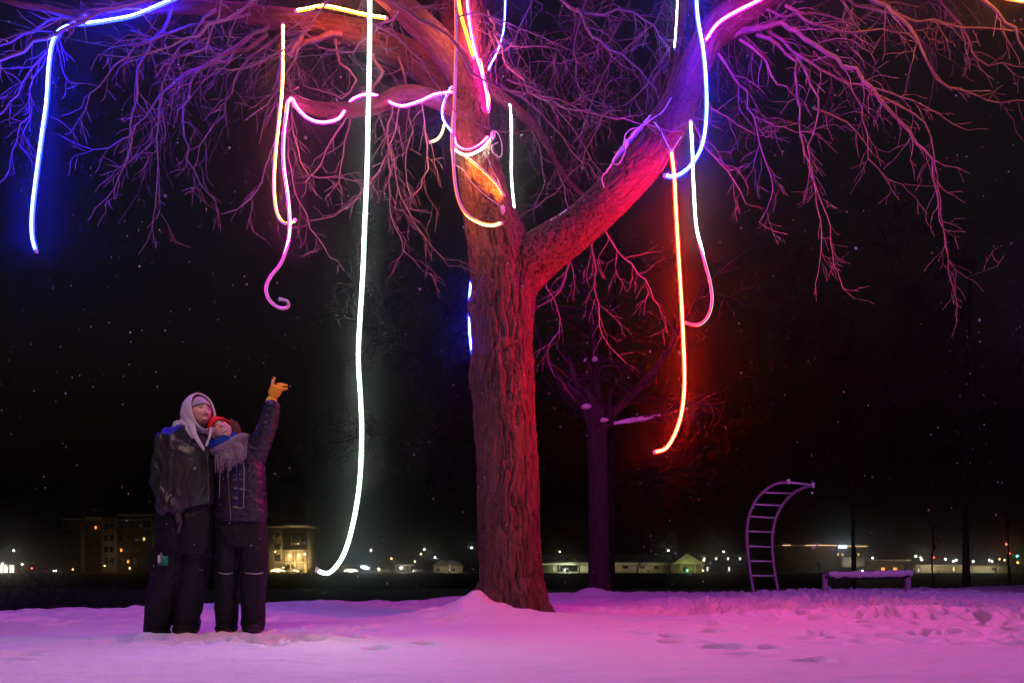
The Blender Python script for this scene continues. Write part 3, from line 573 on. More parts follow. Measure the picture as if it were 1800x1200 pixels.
_walk((-3.6, 5.0), (-2.5, 4.3), 8, .15, dep=(.01, .025))
_walk((-4.6, 7.2), (-2.6, 8.6), 40, .4, dep=(.01, .03))
def height(x, y):
    x = np.asarray(x, float); y = np.asarray(y, float); sh = x.shape; x = x.ravel(); y = y.ravel()
    z = np.zeros(len(x)); o = np.zeros(len(x))
    z += .05*fbm(np.stack([x*.35, y*.35, o], 1), 2)*sstep(4.5, 8, y)
    z += .016*fbm(np.stack([x*1.3, y*2.0, o+3], 1), 3)
    z += .005*fbm(np.stack([x*9, y*9, o+9], 1), 3)+.012*np.clip(fbm(np.stack([x*2.6+.5*y, y*5, o+77], 1), 3)-.25, 0, 1)
    # drift against the trunk and wind hollows either side of it
    z += .11*np.exp(-(np.abs((x+.36)/.20)**1.5+((y-7.95)/.32)**2))+.11*np.exp(-(((x+.45)/.70)**2+((y-8.05)/.6)**2))+.05*fbm(np.stack([x*5, y*4, o+60], 1), 3)*np.exp(-(((x+.35)/.5)**2+((y-7.95)/.4)**2))
    z += .04*np.exp(-(((x-.1)/.8)**2+((y-7.6)/.5)**2))
    z -= .05*np.exp(-(((x-1.2)/1.6)**2+((y-8.7)/.35)**2))
    z += .10*np.exp(-(((x-1.4)/.35)**2+((y-13.1)/.3)**2))
    z += .05*np.exp(-(((x-3.5)/2.5)**2+((y-7.6)/.25)**2))
    # trampled field on the right: lumpy
    tr = np.clip(sstep(1.0, 2.6, x-(y-9)*.12)*sstep(7.2, 8.8, y+x*.18)*(1-sstep(16, 19, y)), 0, 1)
    rough = fbm(np.stack([x*5, y*5, o+21], 1), 4)
    z += tr*(.055*rough+.03*np.abs(fbm(np.stack([x*12, y*12, o+31], 1), 2)))
    # loose ploughed snow along the crest
    cr = np.exp(-((edge_y(x)-.35-y)/.45)**2)
    z += cr*(.02+.05*np.clip(fbm(np.stack([x*2.4, y*3, o+40], 1), 4), -.3, 1))*(x < 3)
    for fx, fy, r, d, a in FOOT:
        m = (np.abs(x-fx) < r*2.6) & (np.abs(y-fy) < r*2.6)
        if not m.any(): continue
        dx = x[m]-fx; dy = y[m]-fy; u = dx*math.cos(a)+dy*math.sin(a); v = -dx*math.sin(a)+dy*math.cos(a)
        q = np.sqrt((u/r)**2+(v/(r*.55))**2)
        z[m] += -1.8*d*np.clip(1.3-q**3, 0, 1)+d*.28*np.exp(-((q-1.35)/.32)**2)
    for fx, fy in ((-2.64, 5.80), (-2.40, 5.86), (-2.15, 5.90), (-1.93, 5.90)): z += .026*np.exp(-(((x-fx)/.13)**2+((y-fy+.13)/.075)**2))*(1+.6*fbm(np.stack([x*14, y*14, o+5], 1), 2))
    e = edge_y(x)
    z -= 2.9*sstep(0, 7.5, y-e-.05)
    return z.reshape(sh)
def grid_sheet(name, xs, ys, zf, m, kind='structure', label=None, cat=None):
    X, Y = np.meshgrid(xs, ys); Z = zf(X, Y); V = np.stack([X, Y, Z], -1).reshape(-1, 3); nx = len(xs)
    i = np.arange(len(ys)-1)[:, None]*nx; j = np.arange(nx-1)[None, :]
    F = np.stack([i+j, i+j+1, i+nx+j+1, i+nx+j], -1).reshape(-1, 4)
    o = mesh_np(name, V, F, m); return tag(o, label, cat, None, kind)
ys = [-6, -3, -1, 0, 1, 2]; y = 2.6
while y < 24: ys.append(y); y += .014*(y/3.5)**1.05+.004
ys += [25, 27, 30]
xs = np.unique(np.concatenate([np.linspace(-40, -9, 24), np.linspace(-9, -5.2, 60), np.linspace(-5.2, 7.5, 640), np.linspace(7.5, 14, 120), np.linspace(14, 60, 40)]))
grid_sheet('snow_ground', xs, np.array(ys), height, M_SNOW, label='smooth snow with trampled footprints under the tree', cat='snow')
M_ICE = mat('river_ice', (.62, .60, .55), .8, var=.25, scale=.05, bump=.02)
M_WATER = mat('river_water', (.02, .02, .019), .9, spec=.05, var=.3, scale=.03)
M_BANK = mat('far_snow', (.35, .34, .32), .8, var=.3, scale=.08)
grid_sheet('river_ice', np.linspace(-130, 130, 12), np.array([9, 30, 60, 94.]), lambda a, b: a*0-2.42, M_ICE)
grid_sheet('river', np.linspace(-225, 225, 12), np.array([88, 150, 200, 262.]), lambda a, b: a*0-2.5, M_WATER)
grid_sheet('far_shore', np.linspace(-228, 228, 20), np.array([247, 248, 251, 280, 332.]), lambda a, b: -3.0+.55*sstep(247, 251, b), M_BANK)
# ================================================================== people
def ell(path, n=20, ref=(1, 0, 0)):
    """rows (px,py,Y, rx px, ry m): oval rings along the path"""
    q = resample(np.array([[*P(a, b, Y), rx*Y/FPX, ry] for a, b, Y, rx, ry in path]), .03)
    pts = q[:, :3]; T, N, B = frames(pts, ref); a = np.arange(n)*2*math.pi/n; m = len(q)
    V = (pts[:, None, :]+np.cos(a)[None, :, None]*N[:, None, :]*q[:, 3][:, None, None]+np.sin(a)[None, :, None]*B[:, None, :]*q[:, 4][:, None, None]).reshape(-1, 3)
    i = np.arange(m-1)[:, None]*n; j = np.arange(n)[None, :]; k = (j+1) % n
    F = np.stack([i+j, i+k, i+n+k, i+n+j], -1).reshape(-1, 4)
    V = np.vstack([V, pts[0], pts[-1]]); jj = np.arange(n); kk = (jj+1) % n; e = (m-1)*n
    F = np.vstack([F, np.stack([kk, jj, np.full(n, m*n), np.full(n, m*n)], -1), np.stack([e+jj, e+kk, np.full(n, m*n+1), np.full(n, m*n+1)], -1)])
    return V, F
def limb(path, n=14):
    """rows (px,py,Y,r px): round limb with ball ends"""
    q = resample(px_path(path), .03); T = np.gradient(q[:, :3], axis=0); T /= np.linalg.norm(T, axis=1)[:, None]
    pts = [q[0, :3]-T[0]*q[0, 3]*s for s in (.98, .8, .45)]+list(q[:, :3])+[q[-1, :3]+T[-1]*q[-1, 3]*s for s in (.45, .8, .98)]
    rad = [q[0, 3]*s for s in (.2, .6, .89)]+list(q[:, 3])+[q[-1, 3]*s for s in (.89, .6, .2)]
    return sweep(pts, rad, n)
def fused(name, shapes, voxel, smooth, m, parent, disp=None, color=None):
    V = []; F = []; n = 0
    for a, f in shapes: V.append(a); F.append(f+n); n += len(a)
    me = eval_remesh(np.vstack(V), np.vstack(F), voxel, smooth)
    if disp is not None:
        co = get_co(me); no = get_no(me); me.vertices.foreach_set('co', (co+no*disp(co, no)[:, None]).astype(np.float32).ravel()); me.update()
    if color is not None:
        co = get_co(me); c = color(co); at = me.color_attributes.new('pigment', 'FLOAT_COLOR', 'POINT')
        at.data.foreach_set('color', np.hstack([c, np.ones((len(c), 1))]).astype(np.float32).ravel())
    return link_mesh(name, me, m, parent)
def rot(yaw, pitch, roll):
    """head turn: face looks along -Y; yaw towards +X, pitch up, then roll in the picture plane"""
    return np.array(Matrix.Rotation(math.radians(roll), 3, 'Y') @ Matrix.Rotation(math.radians(yaw), 3, 'Z') @ Matrix.Rotation(math.radians(-pitch), 3, 'X'))
def head_shape(c, R, s=1.0, smile=1.0, male=True):
    n = 96; k = 72
    th = np.linspace(0.001, math.pi-.001, k+1)[:, None]; ph = np.arange(n)[None, :]*2*math.pi/n
    D = np.stack([np.sin(th)*np.cos(ph), np.sin(th)*np.sin(ph), np.cos(th)+0*ph], -1).reshape(-1, 3)
    V = D*np.array([.075, .094, .115])
    x, y, z = V[:, 0].copy(), V[:, 1].copy(), V[:, 2].copy(); fr = np.clip(-D[:, 1], 0, 1)
    low = np.clip(-z/.115, 0, 1)
    x *= 1-(.30 if male else .36)*low**1.6; y = np.where(y < 0, y*(1-.02*low), y*(1-.35*low))
    y -= .012*low*fr                                   # chin comes forward
    g = lambda cx, cz, sx, sz: np.exp(-((x-cx)/sx)**2-((z-cz)/sz)**2)*(fr > .1)
    y -= .004*g(0, .034, .05, .012)                    # brow
    for sx_ in (-1, 1):
        y += .0125*g(sx_*.031, .016, .017, .013); y -= .006*g(sx_*.031, .0145, .011, .007)  # socket, eyeball under lids
        y -= .007*g(sx_*.043, -.018, .02, .016)        # cheek lifted by the smile
        y -= .007*g(sx_*.011, -.024, .007, .007)       # nostril wing
        y += .005*g(sx_*.033, -.046, .007, .016)       # smile line
        y += .004*g(sx_*.045, .04, .02, .02)
    ns = np.clip((.024-z)/.048, 0, 1)
    y -= (.006+.022*ns**1.2)*np.exp(-(x/(.0075+.005*ns))**2)*(z < .03)*(1-sstep(0, .012, -.026-z))*(fr > .1)
    sm = 8*x**2; gm = lambda cz, sx, sz: np.exp(-((x)/sx)**4-((z-sm-cz)/sz)**2)*(fr > .1)
    y -= .005*gm(-.051, .026, .005)+.006*gm(-.0675, .022, .0055); y += .003*gm(-.059, .024, .004)+.004*g(0, -.078, .02, .006)
    y -= .008*g(0, -.094, .02, .013)                   # chin
    V = np.stack([x, y, z], 1)
    e = []
    i = np.arange(k)[:, None]*n; j = np.arange(n)[None, :]; q = (j+1) % n
    F = np.stack([i+j, i+n+j, i+n+q, i+q], -1).reshape(-1, 4)
    for sx_ in (-1, 1):                                # ears
        a = MB().ball((sx_*.078, .008, 0), (.010, .019, .031), n=14); V = np.vstack([V, a.V[0]]); F = np.vstack([F, a.F[0]+len(V)-len(a.V[0])])
    return (V*s)@R.T+c, F
def face_color(c, R, s, skin, male):
    def f(co):
        L = ((co-c)@R)/s; x, y, z = L.T; fr = (y < -.02) & (np.abs(x) < .08)
        col = np.tile(np.array(skin), (len(co), 1)).astype(float)
        def mixc(m, k): 
            m = np.clip(m, 0, 1)[:, None]*fr[:, None]; col[:] = col*(1-m)+np.array(k)*m
        g = lambda cx, cz, sx, sz, p=2: np.exp(-np.abs((x-cx)/sx)**p-np.abs((z-cz)/sz)**p)
        mixc(.45*(g(.04, -.02, .022, .018)+g(-.04, -.02, .022, .018)), (.62, .22, .16))
        if male:
            mixc(.85*g(0, -.092, .034, .020, 3)+.8*g(0, -.0385, .027, .0055, 4)+.6*(g(.05, -.080, .022, .03)+g(-.05, -.080, .022, .03)), (.05, .028, .024))
        cz = -.0585+8*x**2
        mixc(1.2*np.exp(-(x/.027)**4-((z-(cz+.0060))/.0036)**2)+1.2*np.exp(-(x/.024)**4-((z-(cz-.0085))/.0050)**2), (.36, .07, .07))
        mixc(1.2*np.exp(-(x/.020)**6-((z-cz+.0008)/.0042)**4), (.85, .8, .74))
        for q in (-1, 1):
            bz = .038+.004*np.cos((x-q*.031)/.012)
            mixc(1.1*np.exp(-((x-q*.032)/.019)**4-((z-bz)/.0062)**2), (.02, .012, .01))
            mixc(1.0*np.exp(-((x-q*.031)/.015)**4-((z-(.0165+.0035*np.cos((x-q*.031)/.009)))/.0055)**2), (.04, .02, .016))
            mixc(.9*np.exp(-((x-q*.031)/.0105)**4-((z-.0145)/.0032)**4), (.6, .56, .54))
            mixc(1.2*np.exp(-((x-q*.031-.002)/.0045)**4-((z-.0145)/.0042)**4), (.03, .015, .01))
        mixc(.5*(g(.010, -.034, .004, .003)+g(-.010, -.034, .004, .003)), (.15, .04, .03))
        return col
    return f
def pig_mat(name):
    m = mat(name, (.5, .3, .2), .5, spec=.4, sss=.12); t = m.node_tree; a = t.nodes.new('ShaderNodeAttribute'); a.attribute_name = 'pigment'
    t.links.new(a.outputs['Color'], t.nodes['Principled BSDF'].inputs['Base Color']); return m
M_SKIN = pig_mat('skin')
M_JACK = mat('black_shell_fabric', (.026, .027, .025), .42, bump=.002, scale=60, var=.2, spec=.6)
M_PANT = mat('black_snow_trouser_fabric', (.007, .0065, .009), .6, bump=.002, scale=80, spec=.35)
M_PUFF = mat('dark_purple_quilted_fabric', (.020, .012, .028), .42, bump=.0015, scale=70, var=.2, spec=.55)
M_HOOD = mat('pale_hoodie_cotton', (.55, .52, .54), .85, bump=.001, scale=200)
M_BEAN = mat('grey_knit', (.36, .31, .35), .9, bump=.004, scale=90, stretch=(1, 1, .2))
M_RED = mat('red_knit', (.75, .02, .015), .85, bump=.003, scale=90)
M_BLUE = mat('blue_fleece', (.01, .05, .38), .9, bump=.004, scale=60)
M_SCARF = mat('grey_purple_wool', (.24, .19, .23), .95, bump=.004, scale=70, var=.3)
M_FUR = mat('brown_fur', (.13, .06, .05), .95, bump=.02, scale=60, var=.5)
M_YGLOVE = mat('yellow_leather', (.85, .42, .02), .6, bump=.002, scale=50, var=.15)
M_BGLOVE = mat('black_glove_fabric', (.05, .038, .055), .55, bump=.002, scale=60)
M_PATCH = mat('worn_leather_patch', (.32, .16, .06), .7)
M_BOOT = mat('black_boot_rubber', (.012, .012, .012), .5)
M_REFL = mat('reflective_piping', (.6, .5, .6), .35)
M_TAGG = mat('green_ticket', (.02, .30, .12), .5); M_TAGW = mat('white_ticket', (.75, .72, .72), .5)
M_ZIP = mat('zip_teeth', (.18, .17, .18), .35, metal=.6)

def folds(ax=(1, 1, 1), amp=.010, f=9, seed=0, q=None):
    def d(co, no):
        p = co*np.array(ax)*f+seed; w = np.stack([fbm(p*.5+3, 2), fbm(p*.5+9, 2), fbm(p*.5+17, 2)], 1)*1.4
        r = 1-np.abs(noise3(p+w)); a = amp*(r**3-.4)+amp*.35*fbm(p*2.1+w, 2)
        return a+(q(co) if q else 0)
    return d
def glove(name, wrist, tip, side, mats, parent, fingers, thumb, width=.043, cuff=True, voxel=.0035):
    """wrist, tip (end of palm) points; side = unit vector across the palm towards the thumb; fingers: rows (offset across, [(along,across,normal,r)...])"""
    w = np.array(wrist); t = np.array(tip); u = (t-w)/np.linalg.norm(t-w); s = np.array(side, float); s -= u*np.dot(s, u); s /= np.linalg.norm(s); nrm = np.cross(u, s)
    at = lambda a, b, c: w+u*a+s*b+nrm*c
    L = np.linalg.norm(t-w); sh = []
    pal = []
    for k, f in enumerate(np.linspace(0, 1, 8)):
        pal.append((at(f*L, 0, 0), (.027+.018*math.sin(min(1, f*1.3)*math.pi*.55)), .020+.004*math.sin(f*math.pi)))
    pts = np.array([p[0] for p in pal]); n = 16; a = np.arange(n)*2*math.pi/n
    V = np.vstack([p+np.cos(a)[:, None]*s*rx+np.sin(a)[:, None]*nrm*ry for p, rx, ry in pal]+[pts[:1]-u*.01, pts[-1:]+u*.01])
    m = len(pal); i = np.arange(m-1)[:, None]*n; j = np.arange(n)[None, :]; k = (j+1) % n
    F = np.stack([i+j, i+k, i+n+k, i+n+j], -1).reshape(-1, 4); jj = np.arange(n); kk = (jj+1) % n; e = (m-1)*n
    F = np.vstack([F, np.stack([kk, jj, np.full(n, m*n), np.full(n, m*n)], -1), np.stack([e+jj, e+kk, np.full(n, m*n+1), np.full(n, m*n+1)], -1)])
    sh.append((V, F))
    for chain in fingers+[thumb]:
        q = resample(np.array([[*at(*c[:3]), c[3]] for c in chain]), .01); T = np.gradient(q[:, :3], axis=0); T /= np.linalg.norm(T, axis=1)[:, None]
        sh.append(sweep(list(q[:, :3])+[q[-1, :3]+T[-1]*q[-1, 3]*.6], list(q[:, 3])+[q[-1, 3]*.6], 10))
    g = fused(name, sh, voxel, 3, mats, parent)
    if cuff:
        q = [at(-.055, 0, 0), at(-.03, 0, 0), at(-.005, 0, 0)]
        MB().tube(q, [.041, .040, .034], 18).build('cuff', mats, g)
    return g, at

# ------------------------------------------------------------------ the man
YM = 5.9
man = empty('person', tuple(P(302, 1116, YM)), 'man in black jacket and pale hood, one gloved hand hanging at his side', 'person', 'couple looking up at the lights')
RH = rot(50, 14, 5); hc = P(350, 727, YM-.02); skinM = (.66, .39, .29)
arm_r = [(297, 775, YM-.02, 17), (284, 815, YM-.04, 14), (281, 850, YM-.06, 12), (296, 876, YM-.12, 10), (310, 896, YM-.16, 8)]
body = [head_shape(hc, RH, 1.02, male=True), limb([(345, 748, YM+.02, 16), (338, 775, YM+.03, 17)]),
        ell([(335, 765, YM+.03, 22, .07), (328, 785, YM+.03, 42, .11), (326, 840, YM+.02, 38, .11), (326, 900, YM, 36, .11), (324, 940, YM, 38, .11)]),
        limb(arm_r), limb([(360, 785, YM+.05, 15), (385, 825, YM+.16, 12), (425, 850, YM+.24, 10), (440, 850, YM+.22, 8)]),
        limb([(306, 930, YM, 21), (292, 1015, YM-.03, 15), (280, 1098, YM, 11)]), limb([(345, 930, YM+.02, 21), (338, 1015, YM+.0, 15), (328, 1092, YM+.04, 11)])]
fused('body', body, .0036, 1, M_SKIN, man, color=face_color(hc, RH, 1.02, skinM, True))
# jacket
jk = [ell([(338, 752, YM+.03, 24, .095), (336, 764, YM+.03, 36, .12), (330, 778, YM+.02, 50, .15), (326, 810, YM+.01, 52, .165), (325, 850, YM, 52, .17), (327, 885, YM-.01, 50, .165), (330, 897, YM-.01, 45, .15)]),
      limb([(298, 778, YM, 24), (286, 815, YM-.03, 19), (283, 850, YM-.06, 18), (294, 873, YM-.11, 16), (308, 891, YM-.17, 13)]),
      limb([(360, 785, YM+.05, 22), (390, 822, YM+.17, 17), (425, 848, YM+.24, 14)])]
jacket = fused('jacket', jk, .0085, 4, M_JACK, man, disp=folds((1.2, 1, .55), .017, 7.5, 3))
V, F = ell([(350, 757, YM-.03, 27, .115), (345, 766, YM-.02, 33, .125), (341, 775, YM-.01, 40, .13)])
fused('collar', [(V, F)], .007, 2, M_JACK, jacket, disp=folds((1, 1, 1), .006, 14, 8))
MB().tube([P(362, 790, YM-.17), P(366, 820, YM-.19), P(366, 850, YM-.19), P(367, 890, YM-.17)], .0018, 6).build('zipper', M_ZIP, jacket)
# trousers
tr = [ell([(327, 885, YM, 46, .14), (326, 915, YM, 49, .15), (325, 950, YM, 50, .155), (323, 970, YM, 50, .15)]),
      limb([(303, 950, YM-.01, 29), (294, 1000, YM-.02, 28), (285, 1045, YM-.01, 25), (279, 1085, YM, 23), (276, 1112, YM, 22)]),
      limb([(345, 950, YM+.02, 28), (340, 1000, YM+.02, 26), (335, 1045, YM+.03, 23), (330, 1080, YM+.04, 22), (328, 1100, YM+.04, 22)])]
pants = fused('trousers', tr, .009, 4, M_PANT, man, disp=folds((1, 1, .75), .012, 7, 30))
for bx, by, yy in ((276, 1116, YM-.03), (327, 1107, YM)):
    b = MB(); b.ball(P(bx, by-3, yy)+np.array([0, .0, 0]), (.095, .13, .05), n=18); b.ball(P(bx+4, by, yy)+np.array([.01, -.10, -.01]), (.075, .11, .04), n=18); b.build('boot', M_BOOT, man)
# beanie: shell over the crown
def cap_shell(name, c, R, s, mt, parent, k=(.084, .102, .124), front=.045, back=-.03, rim=.007, thick=.007, ribs=.0, top=0):
    n = 64; rows = 26; V = []; 
    for i in range(rows):
        t = i/(rows-1)
        for j in range(n):
            a = 2*math.pi*j/n; fy = -math.sin(a); zc = back+(front-back)*(.5+.5*fy)   # fy = 1 at the front
            zlow = zc/k[2]; el = math.asin(max(-1, min(1, zlow))); e = el+(math.pi/2-.001-el)*t
            rr = 1+ribs*math.cos(a*26)*(1-t)+(.03 if t < .22 else 0)
            V.append((k[0]*math.cos(e)*math.cos(a)*rr, k[1]*math.cos(e)*math.sin(a)*rr, k[2]*math.sin(e)+top*t**4))
    V = np.array(V); i = np.arange(rows-1)[:, None]*n; j = np.arange(n)[None, :]; q = (j+1) % n
    F = np.stack([i+j, i+q, i+n+q, i+n+j], -1).reshape(-1, 4)
    o = mesh_np(name, (V*s)@R.T+c, F, mt, parent); sd = o.modifiers.new('thickness', 'SOLIDIFY'); sd.thickness = thick; sd.offset = -1; return o
cap_shell('beanie', hc, RH, 1.02, M_BEAN, man, front=.048, back=-.03, ribs=.006, top=.008)
# hood of the hoodie: open shell round the head, falling to a point on the chest
def flat(pts, w, th, ref, n=12):
    """a soft flat band along pts"""
    q = np.asarray(pts); T, N, B = frames(q, ref); a_ = np.arange(n)*2*math.pi/n; w = np.broadcast_to(w, (len(q),)); m = len(q)
    V = (q[:, None, :]+np.cos(a_)[None, :, None]*B[:, None, :]*w[:, None, None]+np.sin(a_)[None, :, None]*N[:, None, :]*th).reshape(-1, 3)
    i = np.arange(m-1)[:, None]*n; j = np.arange(n)[None, :]; k = (j+1) % n; F = np.stack([i+j, i+k, i+n+k, i+n+j], -1).reshape(-1, 4)
    V = np.vstack([V, q[0], q[-1]]); jj = np.arange(n); kk = (jj+1) % n; e = (m-1)*n
    return V, np.vstack([F, np.stack([kk, jj, np.full(n, m*n), np.full(n, m*n)], -1), np.stack([e+jj, e+kk, np.full(n, m*n+1), np.full(n, m*n+1)], -1)])
def hood_shell(c, R, s, k=(.106, .136, .146), t0=66):
    """rings about the axis of the face, from the rim of the opening to the back of the head"""
    n = 72; rows = 34; V = []
    f = np.array([0, -1, .22]); f /= np.linalg.norm(f); u = np.array([0, .22, 1]); u /= np.linalg.norm(u); x = np.array([1.0, 0, 0])
    for i in range(rows):
        for j in range(n):
            ph = 2*math.pi*j/n; ts = math.radians(t0+10*math.cos(ph)*0-8*abs(math.sin(ph))); t = ts+(math.pi-.01-ts)*(i/(rows-1))
            d = f*math.cos(t)+(u*math.cos(ph)+x*math.sin(ph))*math.sin(t)
            fold = 1+.018*math.sin(t*16+2*math.sin(ph*2))*abs(math.sin(ph))**.5+(.03 if i < 2 else 0)
            V.append(d*np.array(k)*fold*(1+.14*max(0, -d[2])))
    i = np.arange(rows-1)[:, None]*n; j = np.arange(n)[None, :]; q = (j+1) % n
    F = np.stack([i+j, i+q, i+n+q, i+n+j], -1).reshape(-1, 4)
    return (np.array(V)*s)@R.T+c, F
V_, F_ = hood_shell(hc+RH@np.array([0, .016, .004]), rot(50, 8, 3), 1.0)
hood = mesh_np('hood', V_, F_, M_HOOD, man); sd_ = hood.modifiers.new('thickness', 'SOLIDIFY'); sd_.thickness = .012; sd_.offset = 0
def band(pth, w0, w1):
    q = resample(np.array([P(*a) for a in pth]), .012); tt = np.linspace(0, 1, len(q)); return flat(q, w0+(w1-w0)*tt, .011, (.25, -1, .1))
fused('hood_edge', [band([(331, 722, YM-.07), (336, 745, YM-.13), (343, 765, YM-.17), (352, 780, YM-.195), (359, 790, YM-.20)], .034, .010), band([(322, 735, YM-.05), (330, 752, YM-.12), (341, 768, YM-.16)], .028, .02),
                    band([(371, 752, YM-.09), (369, 766, YM-.15), (362, 784, YM-.19)], .014, .008)], .0055, 2, M_HOOD, hood, disp=folds((1, 1, .5), .003, 22, 12))
fused('hood_back', [ell([(318, 738, YM+.03, 12, .06), (322, 750, YM+.04, 22, .09), (326, 757, YM+.05, 26, .10)])], .006, 2, M_HOOD, hood)
# glove at his side, fingers together and bent a little
gl = lambda o, L, r, b=0: [(.070, o, 0, r), (.070+L*.4, o*1.05, .004+b*.3, r*.97), (.070+L*.75, o*1.05, .012+b, r*.9), (.070+L, o*1.0, .022+b*1.6, r*.8)]
glove('glove', P(312, 903, YM-.205), P(316, 922, YM-.225), (.45, -.9, 0), M_BGLOVE, man,
      [gl(.027, .068, .0125), gl(.009, .078, .0125), gl(-.010, .070, .012), gl(-.027, .056, .011)],
      [(.015, .030, .0, .014), (.04, .048, .008, .0135), (.068, .055, .014, .012), (.085, .052, .018, .010)], cuff=True)
# lift ticket and white tag on the trouser pocket
tk = MB(); tk.box(P(286.5, 985, YM-.155), (.068, .003, .068), rz=.2); tk.build('green_ticket', M_TAGG, pants, smooth=False)
tk = MB(); tk.box(P(279.5, 982, YM-.163), (.018, .003, .055), rz=.2); tk.tube([P(280, 977, YM-.16), P(283, 971, YM-.155), P(286, 978, YM-.158)], .0025, 6); tk.build('white_tag', M_TAGW, pants, smooth=False)

# ------------------------------------------------------------------ the woman
YW = 5.98
wom = empty('person', tuple(P(422, 1107, YW)), 'woman in red beanie and fringed scarf, raising a yellow glove towards the lights', 'person', 'couple looking up at the lights')
RW = rot(24, 14, -40); wc = P(390, 758, YW-.08)
WB = [head_shape(wc, RW, .93, male=False), limb([(396, 770, YW-.03, 12), (408, 790, YW+.02, 13)]),
      ell([(408, 785, YW+.02, 20, .06), (414, 800, YW+.02, 36, .09), (420, 850, YW+.02, 32, .09), (422, 900, YW+.02, 36, .10), (422, 930, YW+.02, 36, .10)]),
      limb([(446, 802, YW, 13), (462, 765, YW-.05, 10), (470, 745, YW-.07, 9), (480, 708, YW-.10, 7)]), limb([(386, 805, YW+.04, 12), (380, 850, YW+.1, 10), (376, 895, YW+.12, 8)]),
      limb([(404, 925, YW+.02, 17), (400, 1010, YW, 13), (398, 1090, YW+.04, 9)]), limb([(442, 925, YW+.02, 17), (446, 1010, YW, 13), (444, 1090, YW+.04, 9)])]
fused('body', WB, .0036, 1, M_SKIN, wom, color=face_color(wc, RW, .93, (.72, .44, .34), False))
A0 = P(446, 806, YW); A1 = P(468, 752, YW-.06); A2 = P(480, 708, YW-.10)
def quilt(co):
    # stitched rows: round the chest by height, round the sleeve by the way along the arm
    def prj(a, b):
        d = b-a; L = np.linalg.norm(d); d = d/L; t = np.clip(((co-a)@d), 0, L); return np.linalg.norm(co-a-t[:, None]*d, axis=1), ((co-a)@d)
    d1, t1 = prj(A0, A1); d2, t2 = prj(A1, A2); arm = (np.minimum(d1, d2) < .10) & (co[:, 2] > A0[2]-.02)
    t = np.where(d1 < d2, t1, t2+np.linalg.norm(A1-A0)); ph = np.where(arm, t/.052, (co[:, 2]+.10*np.abs(co[:, 0]-P(424, 850, YW)[0]))/.068)
    return .0075*np.abs(np.sin(ph*math.pi))**.6
pf = [ell([(404, 782, YW+.01, 26, .09), (412, 793, YW+.01, 42, .13), (420, 815, YW, 42, .15), (424, 850, YW, 41, .15), (424, 880, YW, 42, .15), (424, 910, YW, 44, .15), (424, 916, YW, 42, .14)]),
      limb([(444, 812, YW, 18), (458, 778, YW-.03, 17), (470, 748, YW-.06, 15), (477, 722, YW-.09, 13), (478.5, 715, YW-.10, 12)]),
      limb([(388, 808, YW+.04, 17), (382, 850, YW+.1, 14), (378, 888, YW+.12, 12)])]
puff = fused('puffer_jacket', pf, .0075, 4, M_PUFF, wom, disp=folds((1, 1, 1), .007, 10, 50, quilt))
MB().tube([P(400, 818, YW-.15), P(402, 850, YW-.165), P(404, 885, YW-.165), P(406, 914, YW-.155)], .0045, 6).build('zipper', M_ZIP, puff)
wt = [ell([(424, 905, YW+.01, 41, .13), (424, 930, YW+.01, 46, .14), (422, 960, YW+.01, 47, .14)]),
      limb([(403, 945, YW, 25), (400, 1005, YW, 22), (398, 1050, YW+.02, 20), (398, 1095, YW+.03, 19)]),
      limb([(445, 945, YW, 25), (447, 1005, YW, 22), (445, 1050, YW+.02, 20), (445, 1095, YW+.03, 20)])]
wpants = fused('trousers', wt, .009, 4, M_PANT, wom, disp=folds((1, 1, .75), .011, 7.5, 70))
for x0, x1 in ((384, 409), (430, 462)):
    q = [P(x0+(x1-x0)*t, 1006+2*math.sin(t*3), YW-.03-.115*math.sin(math.pi*(.15+.7*t))) for t in np.linspace(0, 1, 9)]
    MB().tube(q, .0035, 6).build('reflective_piping', M_REFL, wpants)
for bx in (398, 445):
    b = MB(); b.ball(P(bx, 1103, YW), (.08, .12, .045), n=18); b.ball(P(bx+3, 1106, YW)+np.array([.01, -.09, -.005]), (.062, .095, .036), n=18); b.build('boot', M_BOOT, wom)
cap_shell('beanie', wc, RW, .95, M_RED, wom, k=(.090, .107, .136), front=.042, back=-.045, ribs=.008, top=.010)
# blue gaiter, scarf and fringe
def ring(cx, cy, Y, rx, ry, rr, tilt, n=40, rz=1.0):
    th = np.linspace(0, 2*math.pi, n); c = P(cx, cy, Y); q = []
    for a in th: q.append(c+np.array([math.cos(a)*rx*math.cos(tilt), -math.sin(a)*ry, -math.cos(a)*rx*math.sin(tilt)+.012*math.sin(a*2+1)]))
    return sweep(q, rr, 12)
gaiter = fused('neck_gaiter', [ring(393, 776, YW-.05, .088, .095, .026, -.35), ring(397, 781, YW-.05, .10, .105, .024, -.25)], .006, 2, M_BLUE, wom, disp=folds((1, 1, 3), .006, 18, 90))
MB().tube([P(413, 805, YW-.165), P(416, 830, YW-.17), P(418, 860, YW-.172), P(418, 886, YW-.172)], .0042, 6).build('gaiter_cord', M_BLUE, gaiter)
MB().tube([P(424, 800, YW-.17), P(429, 822, YW-.175), P(429, 850, YW-.175), P(428, 892, YW-.17)], .0018, 6).build('drawcord', M_REFL, puff)
MB().tube([P(387, 826, YW-.155), P(386, 850, YW-.16), P(386, 874, YW-.155)], .0017, 6).build('drawcord', M_REFL, puff)
